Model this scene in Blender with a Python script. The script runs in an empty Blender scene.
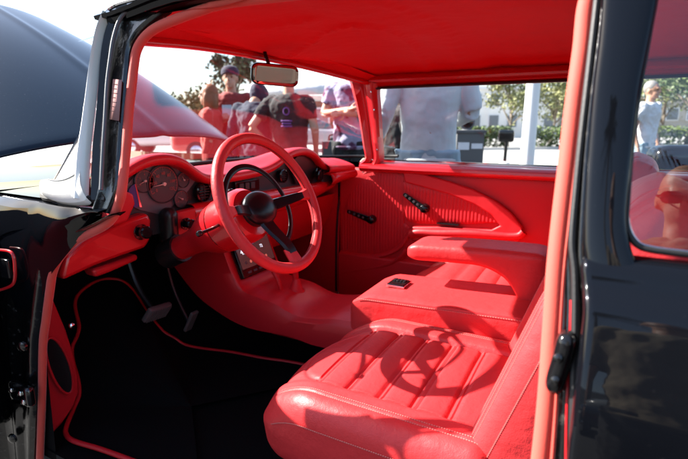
import bpy, bmesh, math, random
import numpy as np
from mathutils import Vector, Matrix, Euler
R = math.radians
random.seed(7)
scene = bpy.context.scene
col = scene.collection

# ------------------------------------------------------------------ camera, sky, sun
cam_d = bpy.data.cameras.new('camera'); cam_o = bpy.data.objects.new('camera', cam_d); col.objects.link(cam_o)
cam_o.location = (0.0, -1.52, 1.20)
cam_o.rotation_euler = Euler((R(90-12.5), 0, R(28.5)), 'XYZ')
cam_d.sensor_width = 36; cam_d.lens = 470/688*36
cam_d.clip_start = 0.02; cam_d.clip_end = 2000
cam_d.dof.use_dof = True; cam_d.dof.focus_distance = 1.25; cam_d.dof.aperture_fstop = 4.0
scene.camera = cam_o
SUN = Vector((0.80, 0.16, -0.63)).normalized()       # direction the light travels
w = bpy.data.worlds.new('World'); scene.world = w; w.use_nodes = True
nt = w.node_tree
sky = nt.nodes.new('ShaderNodeTexSky'); sky.sky_type = 'NISHITA'; sky.sun_disc = False
sky.sun_elevation = math.asin(-SUN.z); sky.sun_rotation = math.atan2(-SUN.x, -SUN.y)
sky.air_density = 1.0; sky.dust_density = 1.5; sky.ozone_density = 1.0
bg = nt.nodes['Background']; bg.inputs['Strength'].default_value = 0.09
nt.links.new(sky.outputs[0], bg.inputs[0])
sd = bpy.data.lights.new('sun', 'SUN'); sd.energy = 5.0; sd.angle = R(0.6); sd.color = (1, .95, .88)
so = bpy.data.objects.new('sun', sd); col.objects.link(so); so.location = (-6, -2, 8)
so.rotation_euler = SUN.to_track_quat('-Z', 'Y').to_euler()
scene.view_settings.view_transform = 'Standard'; scene.view_settings.look = 'None'
scene.view_settings.exposure = 1.95; scene.view_settings.gamma = 1
scene.view_settings.use_curve_mapping = False
scene.render.engine = 'CYCLES'
scene.cycles.max_bounces = 10; scene.cycles.transparent_max_bounces = 16
scene.cycles.caustics_reflective = False; scene.cycles.caustics_refractive = False

# ------------------------------------------------------------------ materials
def pbr(name, colr, rough=.5, metal=0, coat=0, spec=.5, bump=None, var=None, emis=None, sheen=0):
    m = bpy.data.materials.new(name); m.use_nodes = True; n = m.node_tree; b = n.nodes['Principled BSDF']
    b.inputs['Base Color'].default_value = (*colr, 1); b.inputs['Roughness'].default_value = rough
    b.inputs['Metallic'].default_value = metal; b.inputs['Coat Weight'].default_value = coat
    b.inputs['Coat Roughness'].default_value = .03
    b.inputs['Specular IOR Level'].default_value = spec
    if sheen: b.inputs['Sheen Weight'].default_value = sheen; b.inputs['Sheen Roughness'].default_value = .4
    tc = n.nodes.new('ShaderNodeTexCoord')
    if bump:
        h = None
        for kind, sc, st in bump:
            t = n.nodes.new('ShaderNodeTexVoronoi' if kind == 'v' else 'ShaderNodeTexNoise')
            t.inputs['Scale'].default_value = sc; n.links.new(tc.outputs['Object'], t.inputs['Vector'])
            if kind == 'n': t.inputs['Detail'].default_value = 5
            bm_ = n.nodes.new('ShaderNodeBump'); bm_.inputs['Strength'].default_value = st; bm_.inputs['Distance'].default_value = .3/sc
            n.links.new(t.outputs[0], bm_.inputs['Height'])
            if h: n.links.new(h.outputs[0], bm_.inputs['Normal'])
            h = bm_
        n.links.new(h.outputs[0], b.inputs['Normal'])
    if var:
        sc, c2, lo, hi = var
        t = n.nodes.new('ShaderNodeTexNoise'); t.inputs['Scale'].default_value = sc; t.inputs['Detail'].default_value = 6
        n.links.new(tc.outputs['Object'], t.inputs['Vector'])
        r = n.nodes.new('ShaderNodeValToRGB'); r.color_ramp.elements[0].position = lo; r.color_ramp.elements[1].position = hi
        r.color_ramp.elements[0].color = (*colr, 1); r.color_ramp.elements[1].color = (*c2, 1)
        n.links.new(t.outputs[0], r.inputs[0]); n.links.new(r.outputs[0], b.inputs['Base Color'])
    if emis:
        b.inputs['Emission Color'].default_value = (*emis[0], 1); b.inputs['Emission Strength'].default_value = emis[1]
    return m
def glass(name, tint=(1,1,1), ior=1.5, rough=0.0, k=1.0):
    m = bpy.data.materials.new(name); m.use_nodes = True; n = m.node_tree
    n.nodes.remove(n.nodes['Principled BSDF']); out = n.nodes['Material Output']
    tr = n.nodes.new('ShaderNodeBsdfTransparent'); tr.inputs[0].default_value = (*tint, 1)
    gl = n.nodes.new('ShaderNodeBsdfGlossy'); gl.inputs['Roughness'].default_value = rough
    fr = n.nodes.new('ShaderNodeLayerWeight'); fr.inputs[0].default_value = .5
    pw_ = n.nodes.new('ShaderNodeMath'); pw_.operation = 'POWER'; pw_.inputs[1].default_value = 4.5
    mu = n.nodes.new('ShaderNodeMath'); mu.operation = 'MULTIPLY_ADD'; mu.inputs[1].default_value = .9*k; mu.inputs[2].default_value = .08*k; mu.use_clamp = True
    mx = n.nodes.new('ShaderNodeMixShader')
    n.links.new(fr.outputs['Facing'], pw_.inputs[0]); n.links.new(pw_.outputs[0], mu.inputs[0]); n.links.new(mu.outputs[0], mx.inputs[0])
    n.links.new(tr.outputs[0], mx.inputs[1]); n.links.new(gl.outputs[0], mx.inputs[2]); n.links.new(mx.outputs[0], out.inputs[0])
    return m
RED = (.60, .014, .020)
M = {}
M['leather'] = pbr('red_leather', (.64, .034, .038), .46, spec=.38, bump=[('v', 420, .30), ('n', 34, .22), ('n', 9, .16)])
M['vinyl'] = pbr('red_vinyl', (.58, .010, .018), .5, bump=[('v', 700, .12), ('n', 10, .10)])
M['pad'] = pbr('red_dash_pad', (.58, .014, .022), .38, bump=[('v', 600, .10), ('n', 18, .05)])
M['headliner'] = pbr('red_headliner', (.68, .011, .017), .7, bump=[('n', 5, .25), ('n', 300, .08)])
M['redpaint'] = pbr('red_enamel', (.58, .010, .016), .28, coat=.5, bump=[('n', 30, .03)])
M['welt'] = pbr('red_welt', (.68, .075, .05), .75, bump=[('n', 500, .5)], sheen=.3)
M['stitch'] = pbr('pale_thread', (.66, .20, .18), .7)
M['groove'] = pbr('seam', (.22, .006, .01), .8)
M['black'] = pbr('black_paint', (.003, .0035, .005), .5, coat=.65, spec=.0, var=(420, (.05, .05, .05), .73, .77))
M['hood'] = pbr('black_hood_paint', (.008, .018, .032), .2, coat=0, spec=.24, bump=[('n', 500, .02)], var=(180, (.12, .12, .13), .68, .76))
M['jamb'] = pbr('black_jamb_paint', (.004, .004, .004), .18, coat=.8, bump=[('n', 25, .22), ('n', 160, .15)], var=(60, (.05, .045, .04), .6, .7))
M['plastic'] = pbr('black_plastic', (.010, .010, .011), .32, bump=[('n', 400, .08)])
M['gloss'] = pbr('gloss_black', (.006, .006, .007), .10)
M['pedal'] = pbr('lightened_pedal_rubber', (.15, .12, .12), .6, bump=[('n', 200, .15)])  # rubber colour lightened so the pedals show in the shaded footwell
M['rubber'] = pbr('black_rubber', (.012, .012, .013), .55, bump=[('n', 200, .15)])
M['carpet'] = pbr('black_carpet', (.0035, .0035, .004), .95, spec=.1, bump=[('n', 450, .9)])
M['anod'] = pbr('black_satin_metal', (.02, .022, .026), .28, metal=.7)
M['grey'] = pbr('dark_grey_panel', (.028, .028, .030), .5)
M['dial'] = pbr('dial_face', (.12, .12, .13), .5)
M['dialdark'] = pbr('dial_dark', (.045, .045, .05), .4)
M['chrome'] = pbr('chrome', (.75, .76, .78), .08, metal=1)
M['white'] = pbr('cream_trim', (.84, .82, .76), .25, coat=.4, bump=[('n', 40, .05)])
M['seal'] = pbr('grey_seal', (.10, .11, .12), .6, bump=[('n', 300, .3)])
M['mirror'] = pbr('mirror_glass', (.50, .33, .25), .04, metal=1)  # brown tint puts a beige outdoor reflection into the mirror colour
M['glass'] = glass('window_glass', (.97,.98,.98), 1.5, k=1.5)
M['boot'] = pbr('grey_rubber_boot', (.22, .23, .18), .35, bump=[('n', 120, .4)])
M['sideglass'] = glass('side_window_glass', (.97,.98,.98), 1.5, k=.35)
M['qglass'] = glass('quarter_glass', (.92,.94,.94), 1.5, k=1.2)
M['redmark'] = pbr('gauge_red', (.42, .07, .06), .5)
M['needle'] = pbr('needle_white', (.8, .6, .5), .5)
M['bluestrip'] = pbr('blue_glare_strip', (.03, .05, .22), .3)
M['screen'] = pbr('screen_glass', (.012, .007, .009), .12, emis=((.30, .10, .10), .06))
M['text'] = pbr('screen_text', (.8, .8, .85), .5, emis=((.8, .85, 1), .5))
M['icon'] = pbr('screen_blue', (.10, .15, .6), .5, emis=((.12, .2, .8), .55))
M['iconred'] = pbr('screen_red', (.5, .1, .1), .5, emis=((.6, .15, .1), .2))
M['sticker'] = pbr('pink_sticker', (.40, .20, .19), .85, spec=.1, var=(120, (.35, .2, .19), .4, .7))
M['ink'] = pbr('sticker_ink', (.16, .07, .07), .6)

# ------------------------------------------------------------------ mesh helpers
def cat(pts, n=8, closed=False):
    P = [Vector(p) for p in pts]; m = len(P); out = []
    if m < 3 and not closed: return P
    for i in range(m if closed else m-1):
        if closed: a, b, c, d = P[(i-1) % m], P[i], P[(i+1) % m], P[(i+2) % m]
        else: a, b, c, d = P[max(i-1, 0)], P[i], P[i+1], P[min(i+2, m-1)]
        for k in range(n):
            t = k/n
            out.append(.5*((2*b) + (-a+c)*t + (2*a-5*b+4*c-d)*t*t + (-a+3*b-3*c+d)*t**3))
    if not closed: out.append(P[-1])
    return out
def resample(pts, n):
    P = [Vector(p) for p in pts]; L = [0]
    for i in range(1, len(P)): L.append(L[-1] + (P[i]-P[i-1]).length)
    out = []; j = 0
    for k in range(n):
        s = L[-1]*k/(n-1)
        while j < len(P)-2 and L[j+1] < s: j += 1
        t = (s-L[j])/max(L[j+1]-L[j], 1e-9); out.append(P[j].lerp(P[j+1], min(max(t, 0), 1)))
    return out
class MB:
    def __init__(s): s.v = []; s.f = []; s.mi = []
    def add(s, vs, fs, mi=0):
        b = len(s.v); s.v += [tuple(p) for p in vs]
        for f in fs: s.f.append([b+i for i in f]); s.mi.append(mi)
        return s
    def grid(s, rows, mi=0, cu=False, cv=False):
        nr, nc = len(rows), len(rows[0]); vs = [p for r in rows for p in r]; fs = []
        for i in range(nr if cu else nr-1):
            for j in range(nc if cv else nc-1):
                fs.append((i*nc+j, i*nc+(j+1) % nc, ((i+1) % nr)*nc+(j+1) % nc, ((i+1) % nr)*nc+j))
        return s.add(vs, fs, mi)
    def box(s, c, h, rot=None, mi=0):
        vs = []
        for sx in (-1, 1):
            for sy in (-1, 1):
                for sz in (-1, 1):
                    p = Vector((sx*h[0], sy*h[1], sz*h[2]))
                    if rot: p = rot @ p
                    vs.append(Vector(c)+p)
        return s.add(vs, [(0,1,3,2),(4,6,7,5),(0,4,5,1),(2,3,7,6),(0,2,6,4),(1,5,7,3)], mi)
    def tube(s, pts, r, seg=10, closed=False, sm=6, mi=0, flat=1.0, up=None, caps=True):
        P = cat(pts, sm, closed) if sm > 1 else [Vector(p) for p in pts]
        n = len(P); rr = r if callable(r) else (lambda t: r)
        T = []
        for i in range(n):
            a = P[(i-1) % n] if closed else P[max(i-1, 0)]; b = P[(i+1) % n] if closed else P[min(i+1, n-1)]
            T.append((b-a).normalized())
        u = Vector(up) if up else T[0].orthogonal()
        rows = []
        for i in range(n):
            if up: u = Vector(up)
            u = (u - T[i]*u.dot(T[i])).normalized(); v = T[i].cross(u)
            ra = rr(i/max(n-1, 1))
            rows.append([P[i] + u*math.cos(q)*ra*flat + v*math.sin(q)*ra for q in [2*math.pi*k/seg for k in range(seg)]])
        s.grid(rows, mi, cu=closed, cv=True)
        if not closed and caps:
            s.add(rows[0], [tuple(range(seg))[::-1]], mi); s.add(rows[-1], [tuple(range(seg))], mi)
        return s
    def lathe(s, o, d, prof, seg=24, mi=0, caps=True):
        d = Vector(d).normalized(); u = d.orthogonal().normalized(); v = d.cross(u); o = Vector(o)
        rows = [[o + d*h + (u*math.cos(q)+v*math.sin(q))*r for q in [2*math.pi*k/seg for k in range(seg)]] for r, h in prof]
        s.grid(rows, mi, cv=True)
        if caps:
            s.add(rows[0], [tuple(range(seg))[::-1]], mi); s.add(rows[-1], [tuple(range(seg))], mi)
        return s
    def prism(s, poly, n, th, mi=0):
        n = Vector(n).normalized()*th; k = len(poly); a = [Vector(p) for p in poly]; b = [p+n for p in a]
        s.add(a+b, [tuple(range(k))[::-1], tuple(range(k, 2*k))] + [(i, (i+1) % k, k+(i+1) % k, k+i) for i in range(k)], mi)
        return s
    def ell(s, c, r, rot=None, seg=16, mi=0):
        rows = []
        for i in range(seg//2+1):
            a = math.pi*i/(seg//2); row = []
            for j in range(seg):
                b = 2*math.pi*j/seg
                p = Vector((r[0]*math.sin(a)*math.cos(b), r[1]*math.sin(a)*math.sin(b), r[2]*math.cos(a)))
                row.append(Vector(c) + (rot @ p if rot else p))
            rows.append(row)
        return s.grid(rows, mi, cv=True)
    def soft(s, h, r, n, fn, mi=0):
        """rounded box sampled densely; fn maps each local point (x,y,z) to its place"""
        idx = {}; vs = []; fs = []
        def pt(c):
            key = tuple(round(q, 6) for q in c)
            if key not in idx:
                p = Vector([c[k]*h[k] for k in range(3)])
                inn = Vector([max(-(h[k]-r[k]), min(h[k]-r[k], p[k])) for k in range(3)])
                d = Vector([(p[k]-inn[k])/r[k] for k in range(3)])
                if d.length > 1e-9:
                    m = max(abs(q) for q in d); d = d.normalized()*m
                    p = Vector([inn[k]+d[k]*r[k] for k in range(3)])
                idx[key] = len(vs); vs.append(fn(p))
            return idx[key]
        for ax in range(3):
            a1, a2 = [k for k in range(3) if k != ax]
            for sg in (-1, 1):
                for i in range(n[a1]):
                    for j in range(n[a2]):
                        q = []
                        for di, dj in ((0,0),(1,0),(1,1),(0,1)):
                            c = [0, 0, 0]; c[ax] = sg; c[a1] = -1+2*(i+di)/n[a1]; c[a2] = -1+2*(j+dj)/n[a2]; q.append(pt(c))
                        fs.append(tuple(q) if (sg > 0) ^ (ax == 1) else tuple(q[::-1]))
        return s.add(vs, fs, mi)
    def build(s, name, mat, parent=None, label=None, bevel=0, sub=0, solid=0, ang=40, flip=True, xf=None):
        me = bpy.data.meshes.new(name); me.from_pydata(s.v, [], s.f)
        for m in (mat if isinstance(mat, (list, tuple)) else [mat]): me.materials.append(M[m] if isinstance(m, str) else m)
        me.polygons.foreach_set('material_index', s.mi)
        bm = bmesh.new(); bm.from_mesh(me)
        bmesh.ops.remove_doubles(bm, verts=bm.verts, dist=1e-6)
        if flip: bmesh.ops.recalc_face_normals(bm, faces=bm.faces)
        bm.to_mesh(me); bm.free()
        me.polygons.foreach_set('use_smooth', [True]*len(me.polygons)); me.set_sharp_from_angle(angle=R(ang))
        o = bpy.data.objects.new(name, me); col.objects.link(o); o.parent = parent
        if label: o['label'] = label
        if solid: q = o.modifiers.new('t', 'SOLIDIFY'); q.thickness = solid; q.offset = 0
        if bevel: q = o.modifiers.new('b', 'BEVEL'); q.width = bevel; q.segments = 3; q.limit_method = 'ANGLE'; q.angle_limit = R(35)
        if sub: q = o.modifiers.new('s', 'SUBSURF'); q.levels = sub; q.render_levels = sub
        return o
def empty(name, label, catg, loc=(0,0,0), rz=0, group=None):
    o = bpy.data.objects.new(name, None); col.objects.link(o); o.location = loc; o.rotation_euler = (0,0,rz)
    o['label'] = label; o['category'] = catg
    if group: o['group'] = group
    return o
def tag(o, label, catg, group=None):
    o['label'] = label; o['category'] = catg
    if group: o['group'] = group
    return o
def text(mb, s, size, o, u, v, mi=0, align='CENTER', depth=.0006):
    c = bpy.data.curves.new('t', 'FONT'); c.body = s; c.size = size; c.align_x = align; c.align_y = 'CENTER'; c.resolution_u = 2
    ob = bpy.data.objects.new('t', c); col.objects.link(ob)
    dg = bpy.context.evaluated_depsgraph_get(); me = bpy.data.meshes.new_from_object(ob.evaluated_get(dg))
    u = Vector(u).normalized(); v = Vector(v).normalized(); nn = u.cross(v); o = Vector(o)
    mb.add([o+u*p.co.x+v*p.co.y+nn*depth for p in me.vertices], [tuple(f.vertices) for f in me.polygons], mi)
    bpy.data.objects.remove(ob); bpy.data.curves.remove(c); bpy.data.meshes.remove(me)
def ribbon(mb, A, B, n=40, prof=((0,0),(1,0)), nrm=(0,-1,0), mi=0):
    """strip between polylines A and B; prof = (fraction across, height along nrm)"""
    A = resample(cat(A, 8), n); B = resample(cat(B, 8), n); N = Vector(nrm).normalized()
    mb.grid([[a.lerp(b, t)+N*h for t, h in prof] for a, b in zip(A, B)], mi)
def rp(p, h, r):
    inn = Vector([max(-(h[k]-r[k]), min(h[k]-r[k], p[k])) for k in range(3)])
    d = Vector([(p[k]-inn[k])/r[k] for k in range(3)])
    if d.length > 1e-9:
        m = max(abs(q) for q in d); d = d.normalized()*m
    return Vector([inn[k]+d[k]*r[k] for k in range(3)])
def hill(t, c, wd): return math.exp(-((t-c)/wd)**2)
def sstep(a, b, x):
    t = max(0, min(1, (x-a)/(b-a))); return t*t*(3-2*t)

# ================================================================== SETTING
g = MB().grid([[(x, y, 0) for x in (-900, -60, -20, -8, 0, 8, 20, 60, 900)] for y in (-900, -60, -20, -5, 5, 12, 20, 60, 900)])
M['asphalt'] = pbr('asphalt', (.07, .07, .068), .9, bump=[('n', 60, .3)], var=(1.2, (.05, .05, .05), .35, .7))
go = g.build('ground', 'asphalt'); go['kind'] = 'structure'
M['concrete'] = pbr('pale_concrete', (.42, .41, .39), .85, bump=[('n', 40, .3)], var=(.7, (.33, .32, .30), .35, .7))
cp = MB().grid([[Vector((math.cos(R(28.5))*a-math.sin(R(28.5))*b, math.sin(R(28.5))*a+math.cos(R(28.5))*b, .004)) for a in (-60,0,60)] for b in (9.5,30,60)]).build('pavement', 'concrete'); cp['kind'] = 'structure'

# ================================================================== CAR
car = empty('classic_car', 'black vintage car with raised hood and bright red leather interior behind its open door', 'car')
P = car
# ---- headliner
FOLDS = [(cat([(-1.14,.12,0),(-.98,.02,0),(-.80,-.10,0),(-.68,-.06,0),(-.66,.15,0),(-.70,.40,0),(-.74,.66,0)], 5), .009, .020),
         (cat([(-.55,-.3,0),(-.50,.0,0),(-.52,.30,0),(-.60,.66,0)], 5), .006, .018), (cat([(-1.05,-.5,0),(-.95,-.30,0),(-.80,-.25,0)], 5), .007, .03)]
def roof_z(x, y):
    t = abs(y)/.74
    z = 1.515 - .078*t**3.2
    z -= .05*sstep(-.75, -1.25, x)*(1-t*t) if x < -.75 else 0
    z -= .10*sstep(.7, 1.7, x)
    # soft sag folds in the cloth
    for pl, am, wd in FOLDS:
        d, sx = min((math.hypot(x-q.x, y-q.y), x-q.x) for q in pl)
        z -= am*math.exp(-(d/wd)**2)*1.0 + am*.8*math.exp(-(d/.10)**2)*(1 if sx < 0 else .2)
    z += -.004*hill(x, -.62+.12*y, .05) + .006*hill(x, -.50+.12*y, .06) - .006*hill(x, -.12, .04)
    return z
hx = [-1.22+.016*i for i in range(80)] + [.06+.06*i for i in range(28)]
rows = []
for x in hx:
    hw = .742 - .05*sstep(-.9, -1.2, x)
    rows.append([(x - (.0 if x > -1.2 else 0) + (.10*(abs(k)/40)**2 if x < -1.1 else 0)*sstep(-1.0,-1.2,x), hw*k/40, roof_z(x, .74*k/40)) for k in range(-40, 41)])
MB().grid(rows).build('headliner', 'headliner', P)
# ---- outer roof skin
rows = []
for x in [-1.28+.06*i for i in range(52)]:
    rows.append([(x + (.12*(abs(k)/20)**2)*sstep(-1.0, -1.28, x), .755*k/20, 1.565 - .115*(abs(k)/20)**3 - .05*sstep(-.75, -1.28, x) - .12*sstep(.8, 1.8, x)) for k in range(-20, 21)])
MB().grid(rows).build('roof', 'black', P)
# ---- windshield (wraps round at both ends)
WB = [(-.965,-.860,1.035),(-1.07,-.880,1.03),(-1.19,-.868,1.025),(-1.30,-.785,1.025),(-1.39,-.60,1.032),(-1.43,-.42,1.037),(-1.455,-.24,1.04),(-1.47,0,1.042)]
WT = [(-1.03,-.760,1.400),(-1.05,-.755,1.405),(-1.08,-.715,1.412),(-1.12,-.60,1.425),(-1.17,-.42,1.445),(-1.20,-.22,1.458),(-1.21,0,1.462)]
mir = lambda L: [Vector(p) for p in L] + [Vector((p[0], -p[1], p[2])) for p in L[-2::-1]]
wb = resample(cat(mir(WB), 10), 64); wt = resample(cat(mir(WT), 10), 64)
rows = []
for k in range(17):
    t = k/16; rows.append([b.lerp(a, 1-t) + Vector((-.035, 0, 0))*math.sin(math.pi*t)*(1-abs(2*i/63-1)**2) + Vector((0, (-1 if b.y < 0 else 1)*.03, 0))*math.sin(math.pi*t)*abs(2*i/63-1)**2 for i, (a, b) in enumerate(zip(wt, wb))][:] if False else
                 [b.lerp(a, t) + Vector((-.010, 0, 0))*math.sin(math.pi*t)*(1-abs(2*i/63-1)**2) for i, (a, b) in enumerate(zip(wt, wb))])
ws = MB().grid(rows).build('windshield', 'glass', P)
# black gasket + header rail, inner red frame
MB().tube([p+Vector((.004, 0, .004)) for p in wb], .009, seg=8, sm=1).build('windshield_gasket', 'rubber', P)
hr = [p + Vector((.02, 0, -.004)) for p in wt]
MB().tube(hr[4:-2], .017, seg=12, sm=1, flat=.8).build('windshield_header', 'redpaint', P)

hk = lambda p: 1-.75*sstep(.35, .72, abs(p.y))
MB().grid([[p + Vector((.012, 0, -.004)), p + Vector((.035, 0, .010)), p + Vector((.05, 0, .012+.018*hk(p))), p + Vector((.07, 0, .015+.030*hk(p)))] for p in wt[4:-1]]).build('header_panel', 'headliner', P)
# ---- far side: pillar, rails, sill, door
fr = MB()
ribbon(fr, [(-1.1705,0.7000,1.4357),(-1.1530,0.7000,1.3763),(-1.1295,0.7000,1.3016),(-1.1058,0.7000,1.2015),(-1.0876,0.7000,1.1005),(-1.0753,0.7000,1.0342),(-1.1099,0.7000,1.0071)], [(-1.0078,0.7000,1.4000),(-1.0126,0.7000,1.3620),(-1.0058,0.7000,1.2846),(-0.9988,0.7000,1.2015),(-0.9917,0.7000,1.1173),(-0.9847,0.7000,1.0371),(-0.9951,0.7000,0.9961)], 30,
       ((0,-.02),(0,.012),(.12,.022),(.3,.012),(.42,.010),(.46,.004),(.52,.004),(.56,.012),(.75,.024),(.9,.022),(1,.01),(1,-.03)), (0,-1,0))
ap = fr.build('pillar_trim', 'redpaint', P)
for a in ((-1.0398,0.6760,1.3614),(-1.0221,0.6760,1.2745),(-1.0024,0.6760,1.0780),(-1.0296,0.6760,1.0269)):
    MB().lathe(a, (0,-1,0), [(.004,-.001),(.004,.001),(.001,.0014)], 8).build('trim_screw', 'chrome', ap)
# upper rail along far roof edge (molded, rounded)
def rail(z0, y0, prof, x0, x1, name, mat, mbfn=None, n=30, zc=None):
    rows = []
    for i in range(n+1):
        x = x0+(x1-x0)*i/n; dz = zc(x) if zc else 0
        rows.append([(x, y0+a, z0+b+dz) for a, b in prof])
    return MB().grid(rows).build(name, mat, P)
rz = lambda x: -.03*sstep(-.75, -1.05, x)*0 + .0
rail(1.378, .70, [(.05,.0),(.02,-.002),(-.004,.004),(-.014,.016),(-.010,.028),(-.016,.030),(-.018,.040),(-.010,.052),(.0,.062),(.03,.08)], -1.06, 1.4, 'window_header_rail', 'redpaint')
MB().tube([(-1.035,.690,1.372),(-1.01,.690,1.378),(-.8,.690,1.380),(0,.690,1.380),(1.3,.690,1.375)], .006, seg=8).build('window_seal', 'rubber', P)
# belt sill
rail(1.010, .70, [(.075,-.02),(.07,.0),(.04,.004),(.0,.002),(-.02,-.004),(-.032,-.014),(-.034,-.026),(-.028,-.036),(-.012,-.044),(.02,-.05)], -1.10, 1.3, 'window_sill', 'redpaint')
MB().box((.1,.786,1.0165), (1.2,.006,.008)).build('belt_molding', 'chrome', P)
MB().add([(-1.06,.775,1.0),(1.3,.775,1.0),(1.3,.725,1.40),(-1.03,.725,1.40)], [(0,1,2,3)]).build('side_window', 'sideglass', P)
# outside skin of the far door below the belt
MB().grid([[(x, y, z) for x in (-1.4,-.6,.2,1.5)] for y, z in ((.80,1.005),(.90,.97),(.93,.85),(.93,.4),(.88,.22))]).build('far_side_panel', 'black', P)

# far door card: pleated vinyl panel
def door_y(x, z): return .74 - .012*sstep(1.0, .93, z) + .02*sstep(.5, .3, z)
fd = empty('door_card', '', 'x'); del fd['label']; del fd['category']; fd.parent = P
rows = []
for i in range(0, 171):
    x = -1.245 + 1.45*i/170
    rows.append([(x, door_y(x, .24+.74*j/40) - (.012 if z_ < 0 else 0), .24+.74*j/40) for j in range(41) for z_ in (1,)])
MB().grid(rows).build('panel', 'vinyl', fd, solid=.006)
# seam/piping at the front edge of the door card
edge = [(-0.9983,0.7320,1.0039),(-1.0551,0.7320,0.9756),(-1.1373,0.7320,0.9240),(-1.2041,0.7320,0.8549),(-1.2416,0.7320,0.7801),(-1.2546,0.7320,0.6544),(-1.2616,0.7320,0.4791),(-1.2623,0.7320,0.2566)]
MB().tube(edge, .0055, seg=8).build('piping', 'vinyl', fd)
MB().tube([(p[0]-.012, p[1]+.004, p[2]+.004) for p in edge], .008, seg=8).build('edge_gap', 'rubber', fd)
def inside(poly, x, z):
    c = False; n = len(poly)
    for i in range(n):
        a, b = poly[i], poly[i-1]
        if (a[2] > z) != (b[2] > z) and x < (b[0]-a[0])*(z-a[2])/(b[2]-a[2])+a[0]: c = not c
    return c
def pleated(name, poly, y0, pitch, amp, parent, mat='vinyl', slant=0):
    amp *= .38
    """patch of vertical pleats clipped to poly (x,z outline)"""
    xs = [p[0] for p in poly]; x0, x1 = min(xs), max(xs); mb = MB(); nx = max(6, int((x1-x0)/pitch*6)); rows = []
    for i in range(nx+1):
        x = x0+(x1-x0)*(i/nx)*.9996+.0002; zz = []
        for k in range(len(poly)):
            a, b = poly[k], poly[k-1]
            if (a[0] > x) != (b[0] > x): zz.append(a[2]+(b[2]-a[2])*(x-a[0])/(b[0]-a[0]))
        if len(zz) < 2: continue
        lo, hi = min(zz), max(zz); ph = (x-x0)/pitch
        dy = amp*abs(math.sin(math.pi*ph))**.6
        edgef = lambda t: min(1, min(t, 1-t)*12)
        rows.append([(x, y0 + .004 - (dy+.004)*edgef(j/10), lo+(hi-lo)*j/10) for j in range(11)])
    mb.grid(rows); return mb.build(name, mat, parent)
lowp = [(-0.9905,0.7280,0.9839),(-1.0415,0.7280,0.9608),(-1.1231,0.7280,0.9090),(-1.1834,0.7280,0.8458),(-1.2143,0.7280,0.7717),(-1.2269,0.7280,0.6408),(-1.2335,0.7280,0.4426),(-1.1444,0.7280,0.4552),(-1.0465,0.7280,0.5031),(-0.9524,0.7280,0.5324),(-0.8736,0.7280,0.5754),(-0.8257,0.7280,0.6402),(-0.8104,0.7280,0.6737),(-0.8664,0.7280,0.7102),(-0.8731,0.7280,0.9381),(-0.9176,0.7280,0.9665)]
pleated('front_pleats', lowp, .722, .0165, .006, fd)
ins = [(-0.8726,0.7280,0.9229),(-0.7607,0.7280,0.9141),(-0.6328,0.7280,0.8922),(-0.5100,0.7280,0.8570),(-0.4279,0.7280,0.8108),(-0.3877,0.7280,0.7571),(-0.5266,0.7280,0.7336),(-0.6750,0.7280,0.7188),(-0.7902,0.7280,0.7125),(-0.8446,0.7280,0.7176),(-0.8690,0.7280,0.7993)]
pleated('insert_pleats', ins, .716, .0175, .008, fd)
# arrow-shaped molding around the insert, swells into the armrest at the bottom
outer = [(-0.8695,0.7160,0.9748),(-0.7586,0.7160,0.9651),(-0.6316,0.7160,0.9374),(-0.5147,0.7160,0.9060),(-0.4107,0.7160,0.8613),(-0.3359,0.7160,0.8112),(-0.2833,0.7160,0.7508),(-0.2715,0.7160,0.7099),(-0.2995,0.7160,0.6783),(-0.3787,0.7160,0.6592),(-0.5198,0.7160,0.6672),(-0.6677,0.7160,0.6399),(-0.7502,0.7160,0.6145),(-0.8097,0.7160,0.6233),(-0.8328,0.7160,0.6631),(-0.8068,0.7160,0.6973),(-0.6709,0.7160,0.7112),(-0.5226,0.7160,0.7165),(-0.4196,0.7160,0.7224),(-0.3801,0.7160,0.7457),(-0.4243,0.7160,0.7939),(-0.5058,0.7160,0.8350),(-0.6285,0.7160,0.8744),(-0.7561,0.7160,0.9007),(-0.8570,0.7160,0.9199)]
mo = MB(); mo.prism(outer, (0,-1,0), .022); mo.build('arrow_molding', 'vinyl', fd, bevel=.008)
am = MB()
am.tube([(-0.8171,0.6900,0.6491),(-0.7750,0.6900,0.6694),(-0.6613,0.6900,0.6767),(-0.5149,0.6900,0.6929),(-0.3766,0.6900,0.6987),(-0.2978,0.6900,0.7076),(-0.2736,0.6900,0.7289)], lambda t: .020+.010*math.sin(math.pi*min(t*1.4,1)), seg=14, flat=.8); am.build('armrest', 'vinyl', fd)
MB().box((-0.6274,0.7030,0.7281), (.055,.010,.0035)).build('pull_cup', 'gloss', fd, bevel=.002)
# lower map-pocket swell
MB().tube([(-1.2109,0.7220,0.4239),(-1.1664,0.7220,0.4653),(-1.0557,0.7220,0.4976),(-0.9614,0.7220,0.5271),(-0.8935,0.7220,0.5688),(-0.8557,0.7220,0.6166),(-0.8352,0.7220,0.6669)], lambda t: .016, seg=12, flat=.6).build('pocket_roll', 'vinyl', fd)
MB().tube([(-1.2205,0.7160,0.3768),(-1.1130,0.7160,0.4108),(-0.9923,0.7160,0.4459),(-0.9004,0.7160,0.4927),(-0.8353,0.7160,0.5668)], .022, seg=12, flat=.5).build('pocket', 'vinyl', fd)
# lower red door strip
MB().grid([[(x, y, z) for x in (-1.24,-.8,-.3,.2)] for y, z in ((.735,.52),(.705,.50),(.70,.44),(.70,.26))]).build('lower_panel', 'vinyl', fd, bevel=.004)
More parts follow.
